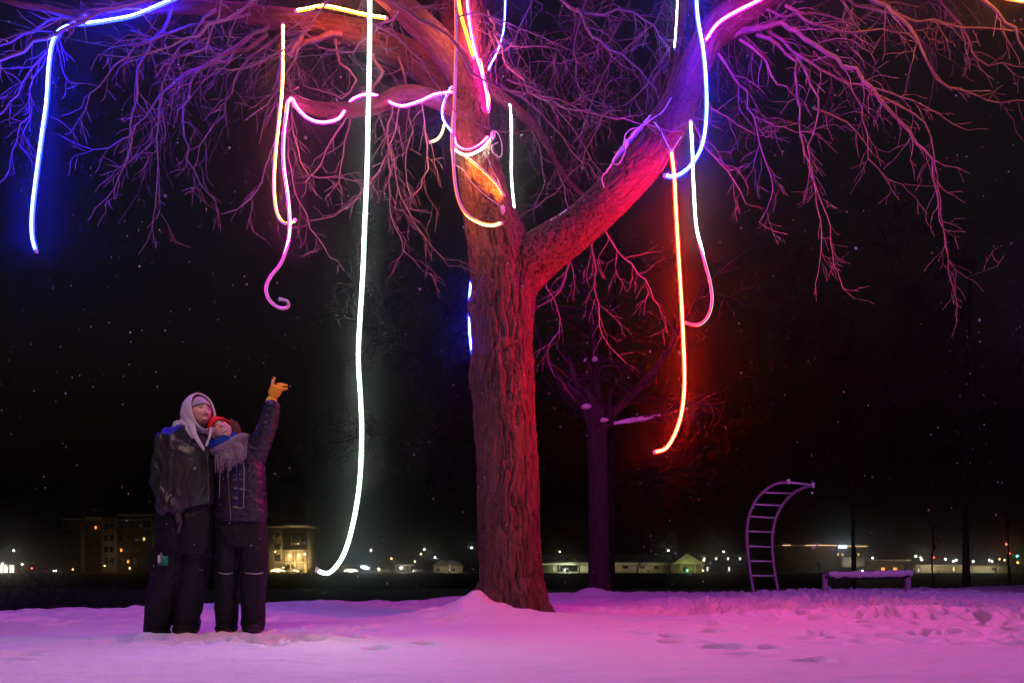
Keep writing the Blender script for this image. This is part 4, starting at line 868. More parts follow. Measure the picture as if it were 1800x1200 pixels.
scarf = fused('scarf', [ring(406, 788, YW-.05, .115, .125, .034, -.28), ring(411, 783, YW-.06, .105, .115, .030, -.5), limb([(392, 792, YW-.13, 11), (402, 796, YW-.14, 12), (414, 794, YW-.14, 12), (424, 786, YW-.13, 10)]), limb([(396, 804, YW-.14, 8), (410, 806, YW-.15, 9), (422, 800, YW-.15, 8)]), limb([(417, 778, YW-.15, 9), (424, 790, YW-.17, 9), (424, 802, YW-.175, 8)]), limb([(392, 795, YW-.15, 9), (398, 803, YW-.17, 9), (408, 806, YW-.175, 8)])], .006, 2, M_SCARF, wom, disp=folds((1, 1, 1.5), .006, 14, 110))
rf = random.Random(3); fr = MB()
for i in range(64):
    t = rf.random(); x = 378+54*t; y = 797+6*math.sin(t*3)-16*t**2; L = rf.uniform(22, 36)*(1-.35*t); q = [P(x, y, YW-.17-.02*math.sin(t*3))]; dx = 0
    for k in range(4):
        dx += rf.gauss(0, 1.1); q.append(P(x+dx, y+L*(k+1)/4, YW-.185-.02*rf.random()))
    fr.tube(q, rf.uniform(.0026, .0040), 5)
for i in range(34):   # loops of loose yarn on her shoulder
    a = rf.uniform(0, 6.28); x = 424+rf.gauss(0, 5); y = 777+rf.gauss(0, 6); q = []
    for k in range(5): q.append(P(x+rf.gauss(0, 2.6), y+rf.gauss(0, 2.6)+k*1.2, YW-.17-.02*rf.random()))
    fr.tube(q, rf.uniform(.0022, .0034), 5)
fr.build('fringe', M_SCARF, scarf)
# fur edge of her own hood, behind the face on the right
q = [P(404, 743, YW-.02), P(411, 747, YW-.03), P(416, 755, YW-.04), P(417, 765, YW-.05), P(414, 775, YW-.05)]
fused('fur_hood', [sweep(resample(np.array(q), .01), .028, 12)], .0045, 1, M_FUR, wom, disp=lambda co, no: .010*np.abs(fbm(co*75, 2)))
# raised yellow glove: two bent fingers up, the others reaching right
gw = P(480, 698, YW-.10); gt = P(487, 680, YW-.12)
gg, at = glove('yellow_glove', gw, gt, (-1, -.35, -.1), M_YGLOVE, wom,
   [[(.055, .026, 0, .0135), (.085, .036, -.004, .0135), (.115, .040, -.006, .0125), (.135, .041, -.006, .011)],
    [(.070, .008, 0, .013), (.098, -.002, -.018, .0125), (.108, -.026, -.028, .012), (.112, -.048, -.03, .010)],
    [(.068, -.010, 0, .013), (.092, -.024, -.012, .0125), (.108, -.044, -.018, .0115), (.118, -.064, -.02, .010)],
    [(.062, -.026, 0, .012), (.080, -.040, .004, .0115), (.092, -.056, .004, .0105), (.098, -.070, .004, .009)]],
   [(.015, .026, -.008, .015), (.035, .030, -.026, .0145), (.060, .020, -.036, .0135), (.078, .008, -.040, .012)], voxel=.0032)
MB().ball(at(.032, .006, -.0215), (.016, .006, .022), n=14).build('leather_patch', M_PATCH, gg)
# ================================================================== snow on limbs, cables, cord
def drape(name, pts, rows, label):
    """a lumpy pad of snow lying along pts (px,py,Y) with half-width and height in metres"""
    q = resample(np.array([[*P(a, b, Y), w, h] for (a, b, Y), (w, h) in zip(pts, rows)]), .03); sh = [ ]
    V, F = [], []
    n = 12; T, N, B = frames(q[:, :3], (0, -1, 0)); a = np.arange(n)*2*math.pi/n
    up = np.array([0, 0, 1.0]); R = []
    for i in range(len(q)):
        s = np.cross(T[i], up); s /= np.linalg.norm(s)+1e-9; u = np.cross(s, T[i])
        R.append(q[i, :3]+np.cos(a)[:, None]*s*q[i, 3]+np.sin(a)[:, None]*u*q[i, 4])
    V = np.vstack(R+[q[:1, :3], q[-1:, :3]]); m = len(q); i = np.arange(m-1)[:, None]*n; j = np.arange(n)[None, :]; k = (j+1) % n
    F = np.stack([i+j, i+k, i+n+k, i+n+j], -1).reshape(-1, 4); jj = np.arange(n); kk = (jj+1) % n; e = (m-1)*n
    F = np.vstack([F, np.stack([kk, jj, np.full(n, m*n), np.full(n, m*n)], -1), np.stack([e+jj, e+kk, np.full(n, m*n+1), np.full(n, m*n+1)], -1)])
    o = fused(name, [(V, F)], .009, 3, M_SNOW, None, disp=lambda co, no: .012*fbm(co*16, 3))
    return tag(o, label, 'snow', 'snow lying on the branches')
drape('snow_pad', [(908, 430, 8.12), (926, 423, 8.1), (945, 409, 8.08), (968, 393, 8.06), (992, 378, 8.03), (1022, 354, 7.98), (1050, 328, 7.93)], [(.03, .012), (.05, .02), (.06, .02), (.06, .02), (.055, .018), (.04, .015), (.02, .01)], 'line of snow in the fork and along the foot of the right limb')
drape('snow_pad', [(1066, 306, 7.93), (1085, 284, 7.9), (1105, 258, 7.86), (1125, 236, 7.82), (1140, 216, 7.8), (1150, 196, 7.8)], [(.03, .015), (.09, .025), (.11, .03), (.12, .03), (.09, .03), (.03, .015)], 'thick snow with cables bedded in it, on the upper right limb')
drape('snow_pad', [(1165, 196, 7.8), (1175, 178, 7.8), (1184, 160, 7.82)], [(.03, .015), (.05, .02), (.02, .01)], 'small snow patch at the foot of the upright stem')
def cable(name, pts, label, r=.004, m=None, grp='cables feeding the LED strips'):
    q = resample(np.array([P(*p) for p in pts]), .02); return tag(MB().tube(q, r, 6).build(name, m or M_CABLE), label, 'cable', grp)
cable('cable', [(801, 290, 7.85), (815, 300, 7.83), (830, 322, 7.8), (855, 345, 7.82), (876, 360, 7.85), (888, 370, 7.9)], 'thin white cable slanting across the trunk under the orange strip')
cable('cable', [(845, 262, 7.9), (856, 275, 7.9), (866, 300, 7.92), (876, 318, 7.95), (880, 330, 7.98)], 'thin white cable looping down right of the white ring', .003)
cable('cable', [(905, 402, 8.3), (912, 412, 8.25), (922, 418, 8.18), (930, 414, 8.1)], 'white cable tail in the fork below the white strip')
cable('cable', [(1062, 330, 7.7), (1058, 312, 7.68), (1072, 295, 7.66), (1082, 272, 7.64), (1090, 262, 7.62), (1076, 284, 7.62), (1088, 288, 7.6), (1100, 262, 7.6), (1086, 270, 7.6), (1078, 280, 7.6)], 'tangle of white cable on the snow of the right limb', .0045)
cable('cable', [(1100, 256, 7.62), (1098, 240, 7.6), (1108, 228, 7.6), (1128, 222, 7.58), (1145, 210, 7.58), (1165, 196, 7.55), (1180, 172, 7.52)], 'pale cable arching over the snow to the collar of the right limb', .005)
cable('cable', [(1150, 215, 7.5), (1160, 228, 7.45), (1168, 244, 7.42), (1175, 258, 7.4), (1180, 268, 7.4)], 'bright cable running down to the top of the red strip', .007)
cable('cable', [(1198, 240, 7.5), (1190, 252, 7.45), (1184, 262, 7.42), (1181, 272, 7.4)], 'short pale cable meeting the red strip from the right')
cable('cable', [(862, 235, 8.0), (872, 232, 7.95), (880, 245, 7.93), (883, 262, 7.93), (880, 276, 7.93), (868, 270, 7.93), (864, 258, 7.95), (876, 250, 7.95)], 'curly loop of white cable at the right of the white ring', .005)
cable('cable', [(802, 110, 7.9), (800, 160, 7.9), (792, 240, 7.95), (797, 300, 7.85)], 'thin white cable beside the left edge of the trunk', .003)
cable('cable', [(1155, 190, 7.45), (1157, 210, 7.43), (1164, 240, 7.4), (1175, 262, 7.4), (1180, 262, 7.4)], 'black cable hanging in a bow over the collar of the right limb', .004, M_BLACK)
M_CORD = mat('green_cord', (.05, .25, .16), .6)
tag(MB().tube(resample(np.array([P(*p) for p in [(-30, 26, 6.4), (60, 52, 6.4), (140, 72, 6.5), (260, 92, 6.6), (380, 101, 6.8), (500, 101, 7.0), (620, 92, 7.3), (700, 84, 7.6)]]), .1), .0026, 5).build('cord', M_CORD), 'thin green cord stretched across the top left branches', 'cord')
# small plug boxes
for a, b, Y, l in ((867, 237, 7.93, 'white plug connector beside the curly cable on the trunk'), (1100, 252, 7.58, 'white plug connector standing on the snow of the right limb'), (884, 368, 7.87, 'white plug connector at the end of the slanting trunk cable')):
    mb = MB(); c = P(a, b, Y); mb.box(c, (.035, .03, .055), rz=.5); mb.ball(c+np.array([0, 0, .03]), (.014, .014, .014)); mb.tube([c-np.array([0, 0, .027]), c-np.array([.004, 0, .05])], .008, 8)
    mb.V = [v for v in mb.V]; tag(mb.build('plug_connector', M_CABLE), l, 'connector')
# ------------------------------------------------------------------ ladder and bench
M_STEEL = mat('purple_coated_steel', (.42, .37, .44), .4, metal=.1, bump=.001, scale=40); M_RUNG = mat('galvanised_rung', (.8, .8, .8), .4)
lad = empty('climbing_ladder', tuple(P(1326, 1041, 14.8)), 'curved steel climbing ladder standing in the snow right of the trees', 'ladder')
LR = [(1326, 1046, 14.8), (1319, 1005, 14.8), (1314, 965, 14.8), (1313, 935, 14.8), (1317, 905, 14.75), (1328, 880, 14.7), (1344, 862, 14.6), (1364, 850, 14.5), (1386, 847, 14.4)]
RR = [(1369, 1043, 15.2), (1362, 1005, 15.2), (1358, 970, 15.2), (1358, 940, 15.2), (1363, 912, 15.15), (1374, 889, 15.1), (1388, 872, 15.0), (1405, 860, 14.9), (1427, 852, 14.8)]
for R_ in (LR, RR): MB().tube(resample(np.array([P(*p) for p in R_]), .08), .026, 10).build('rail', M_STEEL, lad)
def on(R_, y):
    k = [p for p in R_]; 
    for a, b in zip(k, k[1:]):
        if b[1] <= y <= a[1]: t = (a[1]-y)/(a[1]-b[1]); return P(a[0]+(b[0]-a[0])*t, y, a[2]+(b[2]-a[2])*t)
    return P(*k[-1])
for yl, yr in ((1011, 1011.5), (985.5, 986), (959, 961), (933, 935), (907, 910), (886, 888), (865, 867)): MB().tube([on(LR, yl), on(RR, yr)], .016, 8).build('rung', M_RUNG, lad)
MB().tube([P(1384, 847, 14.4), P(1428, 852, 14.8)], .02, 8).build('rung', M_RUNG, lad)
for p in ((1386, 846, 14.4), (1429, 852, 14.8)): MB().tube([P(p[0], p[1]-4, p[2]), P(p[0], p[1]+4, p[2])], .034, 10).build('rail_cap', M_RUNG, lad)
bn = empty('balance_bench', tuple(P(1450, 1042, 15)), 'low beam bench on two posts with snow along its top, right of the ladder', 'bench')
M_DARKB = mat('dark_beam', (.03, .025, .03), .5)
b = MB(); c0 = P(1449, 1013, 15); c1 = P(1597, 1011, 14.8)
b.tube([c0+np.array([0, 0, -.01]), c1+np.array([0, 0, -.01])], .055, 12); b.build('beam', M_DARKB, bn)
for px_, Y_ in ((1450, 15.0), (1596, 14.8)):
    t0 = P(px_, 1008, Y_); t1 = P(px_, 1050, Y_); mb = MB(); mb.box((t0+t1)/2, (.085, .085, t0[2]-t1[2])); o = mb.build('post', M_STEEL, bn, smooth=False); o.modifiers.new('b', 'BEVEL').width = .008
sn = fused('snow_cover', [sweep(resample(np.array([c0+np.array([.08, -.03, .04]), (c0+c1)/2+np.array([0, -.03, .035]), c1+np.array([.05, -.03, .045])]), .05), .062, 12)], .012, 2, M_SNOW, None, disp=lambda co, no: .022*fbm(co*7, 3))
tag(sn, 'ridge of snow lying along the top of the low beam bench', 'snow')
# ================================================================== other trees
M_DBARK = mat('grey_bark', (.034, .027, .03), .9, bump=.03, scale=14, var=.4, stretch=(1, 1, .25)); M_DTWIG = mat('grey_twigs', (.06, .046, .05), .85)
def other_tree(base, limbs, label, seed, L=1.4, depth=3, density=3.2, n=4, rmin=.005, group='bare trees by the river', trunkmat=None, tops=3, name='background_tree'):
    root = empty(name, tuple(P(*base)), label, 'tree', group); rng = random.Random(seed); sh = []; polys = []
    for k, Lm in enumerate(limbs):
        q = resample(px_path(Lm), .2); a = q.copy(); sh.append(sweep(a[:, :3], a[:, 3], 12))
        T = np.gradient(q[:, :3], axis=0); T /= np.linalg.norm(T, axis=1)[:, None]
        for i in range(2 if k else len(q)//2, len(q)):
            for _ in range(2 if k else 1):
                if rng.random() < density*.2 and (k or q[i, 2] > 2):
                    d = unit(T[i]*.7+np.array([rng.gauss(0, .8), rng.gauss(0, .5), rng.gauss(.05, .4)]))
                    grow(polys, q[i, :3], d, L*rng.uniform(.5, 1.2), max(rmin*1.5, q[i, 3]*.4), 1, rng, .03, 1.5, depth, rmin)
        grow(polys, q[-1, :3], unit(T[-1]), L, max(rmin*2, q[-1, 3]), 0, rng, .02, 1.8, depth, rmin)
    V = []; F = []; nn = 0
    fused('trunk', sh, .03 if base[2] < 18 else .06, 3, trunkmat or M_DBARK, root, disp=lambda co, no: .012*fbm(co*np.array([14, 14, 3]), 3))
    batch_tubes([(p, r) for p, r in polys], n).build('crown', M_DTWIG, root); return root
other_tree((1054, 1046, 13.4), [[(1054, 1052, 13.4, 24), (1053, 1030, 13.4, 20), (1052, 900, 13.4, 18), (1050, 800, 13.4, 18), (1049, 735, 13.4, 19)],
    [(1048, 760, 13.4, 14), (1028, 715, 13.4, 11), (1000, 690, 13.4, 9), (975, 655, 13.3, 7), (955, 615, 13.2, 5), (935, 560, 13, 3.5)],
    [(1052, 760, 13.4, 13), (1075, 730, 13.4, 9), (1110, 695, 13.3, 7), (1150, 650, 13.2, 6), (1190, 590, 13, 4.5), (1220, 530, 12.9, 3)],
    [(1049, 745, 13.5, 12), (1048, 690, 13.6, 9), (1046, 620, 13.7, 7), (1035, 540, 13.8, 5), (1010, 450, 13.9, 4), (1000, 380, 14, 3)],
    [(1066, 748, 13.3, 5), (1100, 742, 13.2, 4), (1130, 737, 13.1, 3.2), (1162, 730, 13, 2.4)]],
    'bare tree with snow in its forks, standing behind and right of the big trunk', 101, L=1.1, density=1.3)
def pad(px_, py_, Y, rx, rz, label): 
    o = fused('snow_pad', [(lambda m: (m.V[0], m.F[0]))(MB().ball(P(px_, py_, Y), (rx*Y/FPX, .09, rz*Y/FPX), n=16))], .012, 1, M_SNOW, None, disp=lambda co, no: .012*fbm(co*14, 2)); tag(o, label, 'snow', 'snow lying in the forks of the second tree')
pad(1031, 714, 13.25, 9, 5, 'snow lump in the left fork of the tree behind the big trunk')
pad(1062, 738, 13.22, 8, 3.5, 'snow lump in the right fork of the tree behind the big trunk'); pad(1045, 631, 13.45, 5, 4, 'small snow lump high on the middle stem of the second tree'); pad(1028, 633, 13.3, 3, 3, 'tiny snow lump beside the one high on the second tree')
o = fused('snow_pad', [sweep([P(1080, 743, 13.12), P(1120, 737, 13.05), P(1162, 728, 12.95)], [.03, .045, .02], 10)], .01, 1, M_SNOW, None, disp=lambda co, no: .014*fbm(co*12, 2)); tag(o, 'line of snow on the right-hand bough of the second tree', 'snow')
other_tree((1073, 1046, 22), [[(1073, 1060, 22, 9), (1073, 900, 22, 8), (1074, 780, 22, 7), (1078, 640, 22, 5), (1082, 480, 22, 3)], [(1074, 860, 22, 4), (1110, 830, 22, 3), (1160, 800, 22, 2)], [(1074, 790, 22, 4), (1030, 740, 22, 3), (980, 700, 22, 2)]],
    'black trunk just right of the snow-forked tree', 102, L=2.4, density=1.6, rmin=.006)
SP = [((1700, 1030, 22), [[(1699, 1040, 22, 8), (1698, 950, 22, 6), (1697, 850, 22, 5), (1700, 700, 22, 4), (1705, 500, 22, 3)], [(1698, 800, 22, 3), (1650, 740, 21.6, 2.2), (1600, 700, 21.4, 1.6)], [(1699, 760, 22, 3), (1760, 680, 22, 2.4), (1820, 640, 22, 1.6)], [(1700, 680, 22, 3), (1640, 560, 21.5, 2), (1590, 470, 21.2, 1.4)]], 'tall dark tree with a straight thin trunk at far right'),
      ((1640, 1032, 21), [[(1640, 1042, 21, 3), (1638, 980, 21, 2.4), (1640, 940, 21, 2)], [(1639, 975, 21, 1.8), (1648, 950, 21, 1.4), (1658, 915, 21, 1)], [(1639, 955, 21, 1.6), (1634, 925, 21, 1.2), (1636, 900, 21, .8)]], 'young thin tree left of the tall dark one at right'),
      ((1776, 1032, 23), [[(1776, 1042, 23, 4), (1773, 980, 23, 3), (1770, 900, 23, 2.6), (1776, 780, 23, 2)], [(1773, 930, 23, 1.6), (1800, 880, 23, 1.2), (1840, 850, 23, 1)]], 'slim dark tree nearest the right border'),
      ((1500, 1040, 26), [[(1502, 1046, 26, 5), (1500, 950, 26, 4), (1495, 820, 26, 3.6), (1490, 680, 26, 3)], [(1496, 860, 26, 2.6), (1440, 780, 26, 2), (1380, 720, 26, 1.4)], [(1494, 800, 26, 2.6), (1560, 720, 26, 2), (1620, 640, 26, 1.4)], [(1492, 740, 26, 2.4), (1440, 640, 25.5, 2), (1400, 520, 25, 1.4)]], 'dark tree behind the low beam bench'),
      ((700, 1040, 24), [[(905, 1050, 24, 8), (902, 900, 24, 7), (900, 700, 24, 6), (880, 560, 24, 4)], [(901, 860, 24, 3), (830, 800, 24, 2.4), (740, 770, 24, 1.8), (680, 760, 24, 1.2)], [(900, 760, 24, 3), (830, 680, 24, 2.4), (740, 620, 24, 1.8), (670, 600, 24, 1.2)], [(900, 700, 24, 3), (820, 560, 24, 2.4), (740, 480, 24, 1.6)]], 'dark tree hidden by the big trunk, its boughs reaching out left')]
for i, (b_, l_, t_) in enumerate(SP): other_tree(b_, l_, t_, 110+i, L=.7 if i == 1 else 2.2, density=1.5 if i != 1 else 2, depth=3 if i != 1 else 2, rmin=.006 if i != 1 else .005)
# dry brush beyond the crest on the left
rb = random.Random(9)
for k, (x, y, Y, l) in enumerate([(20, 1064, 11.5, 'dry brush at the far left beyond the snow edge'), (85, 1060, 12.5, 'tangled dry brush, second from the left border'), (150, 1058, 13, 'low dry brush between the others left of the couple'), (215, 1056, 13.5, 'sparse dry brush nearest the couple')]):
    polys = []; c = P(x, y+14, Y); sh_ = empty('bush', tuple(c), l, 'bush', 'dry brush beyond the snow edge')
    for i in range(34):
        d = unit(np.array([rb.gauss(0, .7), rb.gauss(0, .4), rb.uniform(.5, 1)])); grow(polys, c+np.array([rb.gauss(0, .25), rb.gauss(0, .3), -.2]), d, rb.uniform(.45, .85), .006, 0, rb, -.02, 2.2, 2, .003)
    batch_tubes(polys, 3).build('twigs', M_DTWIG, sh_)
# falling snow: far too many flakes to count
rs = np.random.RandomState(4); N = 3400; Yf = rs.uniform(1.6, 15, N)**1.0; pxf = rs.uniform(-60, 1860, N); pyf = rs.uniform(-60, 1045, N)
C = np.stack([(pxf-900)/FPX*Yf, Yf, H-(pyf-HOR)/FPX*Yf], 1); r = rs.uniform(.0012, .0032, N)*(1+(rs.rand(N) < .04)*1.2)
O = np.array([[1, 0, 0], [-1, 0, 0], [0, 1, 0], [0, -1, 0], [0, 0, 1], [0, 0, -1]], float); Ft = np.array([[0, 2, 4], [2, 1, 4], [1, 3, 4], [3, 0, 4], [2, 0, 5], [1, 2, 5], [3, 1, 5], [0, 3, 5]])
V = (C[:, None, :]+O[None]*r[:, None, None]).reshape(-1, 3); F = (Ft[None]+np.arange(N)[:, None, None]*6).reshape(-1, 3)
M_FLAKE = mat('snowflake', (.9, .9, .92), .6)
tag(mesh_np('falling_snow', V, F, M_FLAKE), 'fine snowflakes drifting through the dark air', 'snowfall', None, 'stuff')
# ================================================================== across the river
YF = 262.0; U = YF/FPX
M_WALL = mat('painted_siding', (.42, .36, .27), .8, var=.2, scale=.3); M_WALLD = mat('dark_siding', (.10, .085, .075), .85, var=.3, scale=.3); M_TRIM = mat('pale_trim', (.55, .50, .40), .7)
M_GLS = mat('dark_window_glass', (.01, .01, .012), .15, spec=.6); M_ROOF = mat('snowy_roof', (.50, .47, .43), .85, var=.3, scale=.2); M_COLM = mat('warm_stone', (.55, .45, .28), .8)
M_POLE = mat('lamp_pole', (.10, .10, .10), .5, metal=.5); M_CARW = mat('white_car_paint', (.7, .7, .68), .3); M_CARD = mat('dark_car_paint', (.06, .06, .07), .3); M_TYRE = mat('tyre', (.01, .01, .01), .8); M_CARG = mat('car_glass', (.02, .02, .02), .1)
LIT = lambda n, c, s: no_nee(glow(n, c, s))
M_WW = LIT('warm_lit_window', (1, .62, .2), .9); M_WO = LIT('orange_lit_window', (1, .32, .05), 1.2); M_WC = LIT('cool_lit_window', (.8, .85, .8), .8); M_SIGN = LIT('lit_sign', (.55, .85, 1), 6); M_STRIPW = LIT('warm_roof_line', (1, .55, .25), 1.0); M_SHOP = LIT('shop_window_light', (.95, .85, .65), 1.3)
def wpos(px_, py_, Y=YF): return P(px_, py_, Y)
GZ = -2.45
def box_px(x0, x1, y0, y1, Y=YF, dep=10, base=False):
    a = P(x0, y0, Y); b = P(x1, y1, Y); zb = GZ-.1 if base else b[2]
    mb = MB(); mb.box(((a[0]+b[0])/2, Y+dep/2, (a[2]+zb)/2), (b[0]-a[0], dep, a[2]-zb)); return mb
def building(name, label, x0, x1, ytop, Y=YF, dep=12, wall=None, roof=M_ROOF, cat='building', flat=True):
    root = empty(name, (P((x0+x1)/2, 1000, Y)[0], Y, GZ), label, cat)
    w = box_px(x0, x1, ytop, 1006, Y, dep, True).build('wall', wall or M_WALL, root, smooth=False)
    if flat: box_px(x0-1.5, x1+1.5, ytop-2.2, ytop-.02, Y-.6, dep+1).build('roof', roof, root, smooth=False)
    return root
def window(root, x0, x1, y0, y1, Y=YF, m=None, frame=True):
    if frame:
        mb = MB(); a = P(x0, y0, Y); b = P(x1, y1, Y); t = .12
        for c, d in ((((a[0]+b[0])/2, Y-.05, a[2]+t/2), (b[0]-a[0]+2*t, .1, t)), (((a[0]+b[0])/2, Y-.05, b[2]-t/2), (b[0]-a[0]+2*t, .1, t)), ((a[0]-t/2, Y-.05, (a[2]+b[2])/2), (t, .1, a[2]-b[2])), ((b[0]+t/2, Y-.05, (a[2]+b[2])/2), (t, .1, a[2]-b[2]))): mb.box(c, d)
        f = mb.build('window', M_TRIM, root, smooth=False); box_px(x0, x1, y0, y1, Y-.03, .02).build('pane', m or M_GLS, f, smooth=False); return f
    return box_px(x0, x1, y0, y1, Y-.03, .02).build('window', m or M_GLS, root, smooth=False)
# apartment block at left
A = building('apartment_building', 'long dark apartment block with stepped roofline behind the man', 110, 274, 914, 275, 16, M_WALLD)
for a, b, t in ((140, 148, 914), (178, 205, 909), (266, 274, 903)): box_px(a, b, t, 1006, 274.3, .7, base=True).build('pier', M_TRIM if b-a > 12 else M_WALL, A, smooth=False)
for a, b, t in ((110, 139, 911.5), (149, 177, 909), (206, 266, 904)): box_px(a, b, t-1.6, t+1.6, 273.5, 3).build('parapet', M_TRIM, A, smooth=False)
for a, b in ((110, 139), (149, 177), (206, 266)): box_px(a, b, 912 if a < 200 else 906, 915, 275, 12).build('attic_wall', M_WALLD, A, smooth=False)
for r_, y_ in enumerate((920, 940, 960, 980)):
    for c_, x_ in enumerate((114, 126, 152, 165, 183, 193, 210, 222, 236, 250)):
        lit = {(0, 3): M_WO, (1, 9): M_WW, (2, 6): M_WO, (3, 7): M_WO}.get((r_, c_))
        window(A, x_, x_+7, y_, y_+10, 274.2 if 178 < x_ < 200 else 274.9, lit if lit else None, frame=True) if not lit else window(A, x_+1.5, x_+5, y_+4, y_+9, 274.9, lit)
B = building('apartment_building', 'four-storey building with lit ground-floor columns right of the woman', 470, 541, 926, YF, 14, M_WALL)
box_px(496.5, 541.5, 920.5, 926, YF-1.2, 12).build('roof_box', M_TRIM, B, smooth=False)
box_px(498, 539, 928, 965, YF-.5, .45).build('glazed_bay', M_GLS, B, smooth=False)
for x_ in (512, 526): box_px(x_, x_+1, 928, 965, YF-.62, .1).build('mullion', M_WALLD, B, smooth=False)
box_px(496, 541, 965.5, 967.5, YF-2.0, 1.9).build('balcony', M_TRIM, B, smooth=False)
for y0 in (934, 954, 974): window(B, 482, 493, y0, y0+12)
for x_ in (500, 516, 535): box_px(x_, x_+4, 967.6, 1003, YF-1.4, .8, base=True).build('column', M_COLM, B, smooth=False)
box_px(496, 541, 986, 988, YF-1.6, .15).build('railing', M_TRIM, B, smooth=False)
for x_ in (505.5, 521.5): window(B, x_, x_+8, 972, 985, YF, M_WW)
# low buildings in the middle
C = building('low_building', 'long low building with a snowy roof either side of the second tree', 952, 1182, 990, YF, 14, M_WALL)
V = np.array([P(948, 990, YF-1), P(1186, 990, YF-1), P(1180, 974, YF+8), P(952, 974, YF+8), P(948, 992, YF-1), P(1186, 992, YF-1), P(1186, 990, YF+16), P(948, 990, YF+16)])
mesh_np('roof', V, [(0, 1, 2, 3), (4, 5, 1, 0), (3, 2, 6, 7), (1, 5, 6, 2), (4, 0, 3, 7)], M_ROOF, C, False)
window(C, 980, 1016, 992.5, 1004, YF, None); box_px(972, 976, 993, 1004, YF-.1, .1).build('door', M_TRIM, C, smooth=False)
for x_ in (1095, 1125, 1150): window(C, x_, x_+9, 994, 999)
D = building('house', 'gabled house with a lit yellow porch, right end of the low building', 1184, 1236, 990, YF-4, 10, M_WALL, flat=False)
V = np.array([P(1180, 991, YF-5), P(1240, 991, YF-5), P(1208, 972, YF-5), P(1180, 991, YF+8), P(1240, 991, YF+8), P(1208, 972, YF+8)])
mesh_np('roof', V, [(0, 1, 2), (0, 2, 5, 3), (2, 1, 4, 5), (5, 4, 3), (0, 3, 4, 1)], M_ROOF, D, False)
for x_ in (1196, 1209, 1222, 1233): box_px(x_, x_+1.2, 991, 1006, YF-5.5, .3, base=True).build('porch_post', M_TRIM, D, smooth=False)
window(D, 1200, 1206, 996, 1003, YF-4); box_px(1212, 1217, 995, 1005, YF-4.1, .1).build('door', M_TRIM, D, smooth=False)
E = building('building', 'two-storey dark building with four lit upper windows left of the ladder', 1237, 1312, 977, YF+6, 10, M_WALLD)
for x_ in (1233.5, 1254, 1275, 1296): window(E, x_+3, x_+6.5, 979, 983.5, YF+6, M_WC)
for x_ in (1242, 1280): window(E, x_, x_+3, 996, 1003, YF+6, M_WC)
# big building behind the bench
Fb = building('building', 'wide dark building with a glowing roof line and lit blue-white sign behind the bench', 1376, 1526, 959, YF+8, 16, M_WALLD)
box_px(1376, 1390, 957, 958.2, YF+6, .2).build('roof_light', M_STRIPW, Fb, smooth=False); box_px(1416, 1470, 957.2, 958.4, YF+6, .2).build('roof_light', M_STRIPW, Fb, smooth=False); box_px(1490, 1524, 959.2, 960.2, YF+6, .2).build('roof_light', M_STRIPW, Fb, smooth=False)
sgn = box_px(1473, 1489, 957, 963.5, YF+5.4, .4).build('sign', M_WALLD, Fb, smooth=False)
for k_ in range(5): box_px(1474.2+k_*2.9, 1476.6+k_*2.9, 958.2+(k_ % 2)*.5, 962.6, YF+5.3, .08).build('letter', M_SIGN, sgn, smooth=False)
for x_ in (1452, 1460, 1472, 1480, 1500, 1508, 1516): window(Fb, x_, x_+2.2, 972, 976, YF+8, M_WW if x_ in (1472, 1480, 1508) else None)
box_px(1486, 1520, 978, 996, YF+2, 5.9).build('pale_annex', M_TRIM, Fb, smooth=False)
Gh = building('house', 'dark house with two orange lit windows right of the bench centre', 1532, 1600, 985, YF+2, 10, M_WALLD)
for x_ in (1549, 1570): window(Gh, x_, x_+6, 997, 1006, YF+2, M_WO)
Hs = building('low_building', 'long beige flat shed behind the trees at far right', 1612, 1700, 994, YF, 10, M_WALL, M_TRIM); window(Hs, 1614, 1617, 999, 1004, YF, M_WC); window(Hs, 1674, 1678, 996, 1003, YF, M_WW)
Hs2 = building('low_building', 'plain pale shed cut by the right border', 1704, 1796, 994, YF+1, 10, M_TRIM, M_WALLD); window(Hs2, 1740, 1752, 997, 1002, YF+1)
# between the couple and the big trunk
I1 = building('low_building', 'small dark hall left of the lit notice sign, behind the white strip', 596, 626, 994, YF+3, 8, M_WALLD); window(I1, 604, 612, 998, 1003, YF+3)
sg = empty('notice_sign', tuple(P(641, 1004, YF)), 'small lit white and blue notice sign behind the white strip', 'sign')
box_px(633, 650, 993, 1000.5, YF, .4).build('sign_board', M_WALLD, sg, smooth=False)
for r_, (a, b) in enumerate(((634, 644), (635, 649), (640, 649))): box_px(a, b, 994+r_*2.1, 995.4+r_*2.1, YF-.1, .08).build('text_line', M_SIGN, sg, smooth=False)
for x_ in (636, 647): box_px(x_, x_+.8, 1000.5, 1005, YF, .2, base=True).build('post', M_POLE, sg, smooth=False)
I2 = building('shed', 'small shed with one bright wall lamp left of the trunk', 694, 722, 994, YF, 7, M_WALLD); M_LB = glow('lamp_white', (.95, 1, .9), 18)
MB().ball(P(705, 997.5, YF-.3), .28, n=10).build('wall_lamp', M_LB, I2)
I3 = building('house', 'dim hipped house nearest the big trunk on its left', 762, 812, 993, YF+4, 10, M_WALL, flat=False)
V = np.array([P(758, 994, YF+3), P(816, 994, YF+3), P(802, 984, YF+9), P(774, 984, YF+9), P(816, 994, YF+16), P(758, 994, YF+16)]); mesh_np('roof', V, [(0, 1, 2, 3), (1, 4, 2), (4, 5, 3, 2), (5, 0, 3), (0, 5, 4, 1)], M_ROOF, I3, False); window(I3, 768, 773, 998, 1003, YF+4); window(I3, 795, 800, 998, 1003, YF+4)
J = building('shop_building', 'bright lit shop front behind twigs at the far left', -20, 28, 988, YF, 10, M_WALLD)
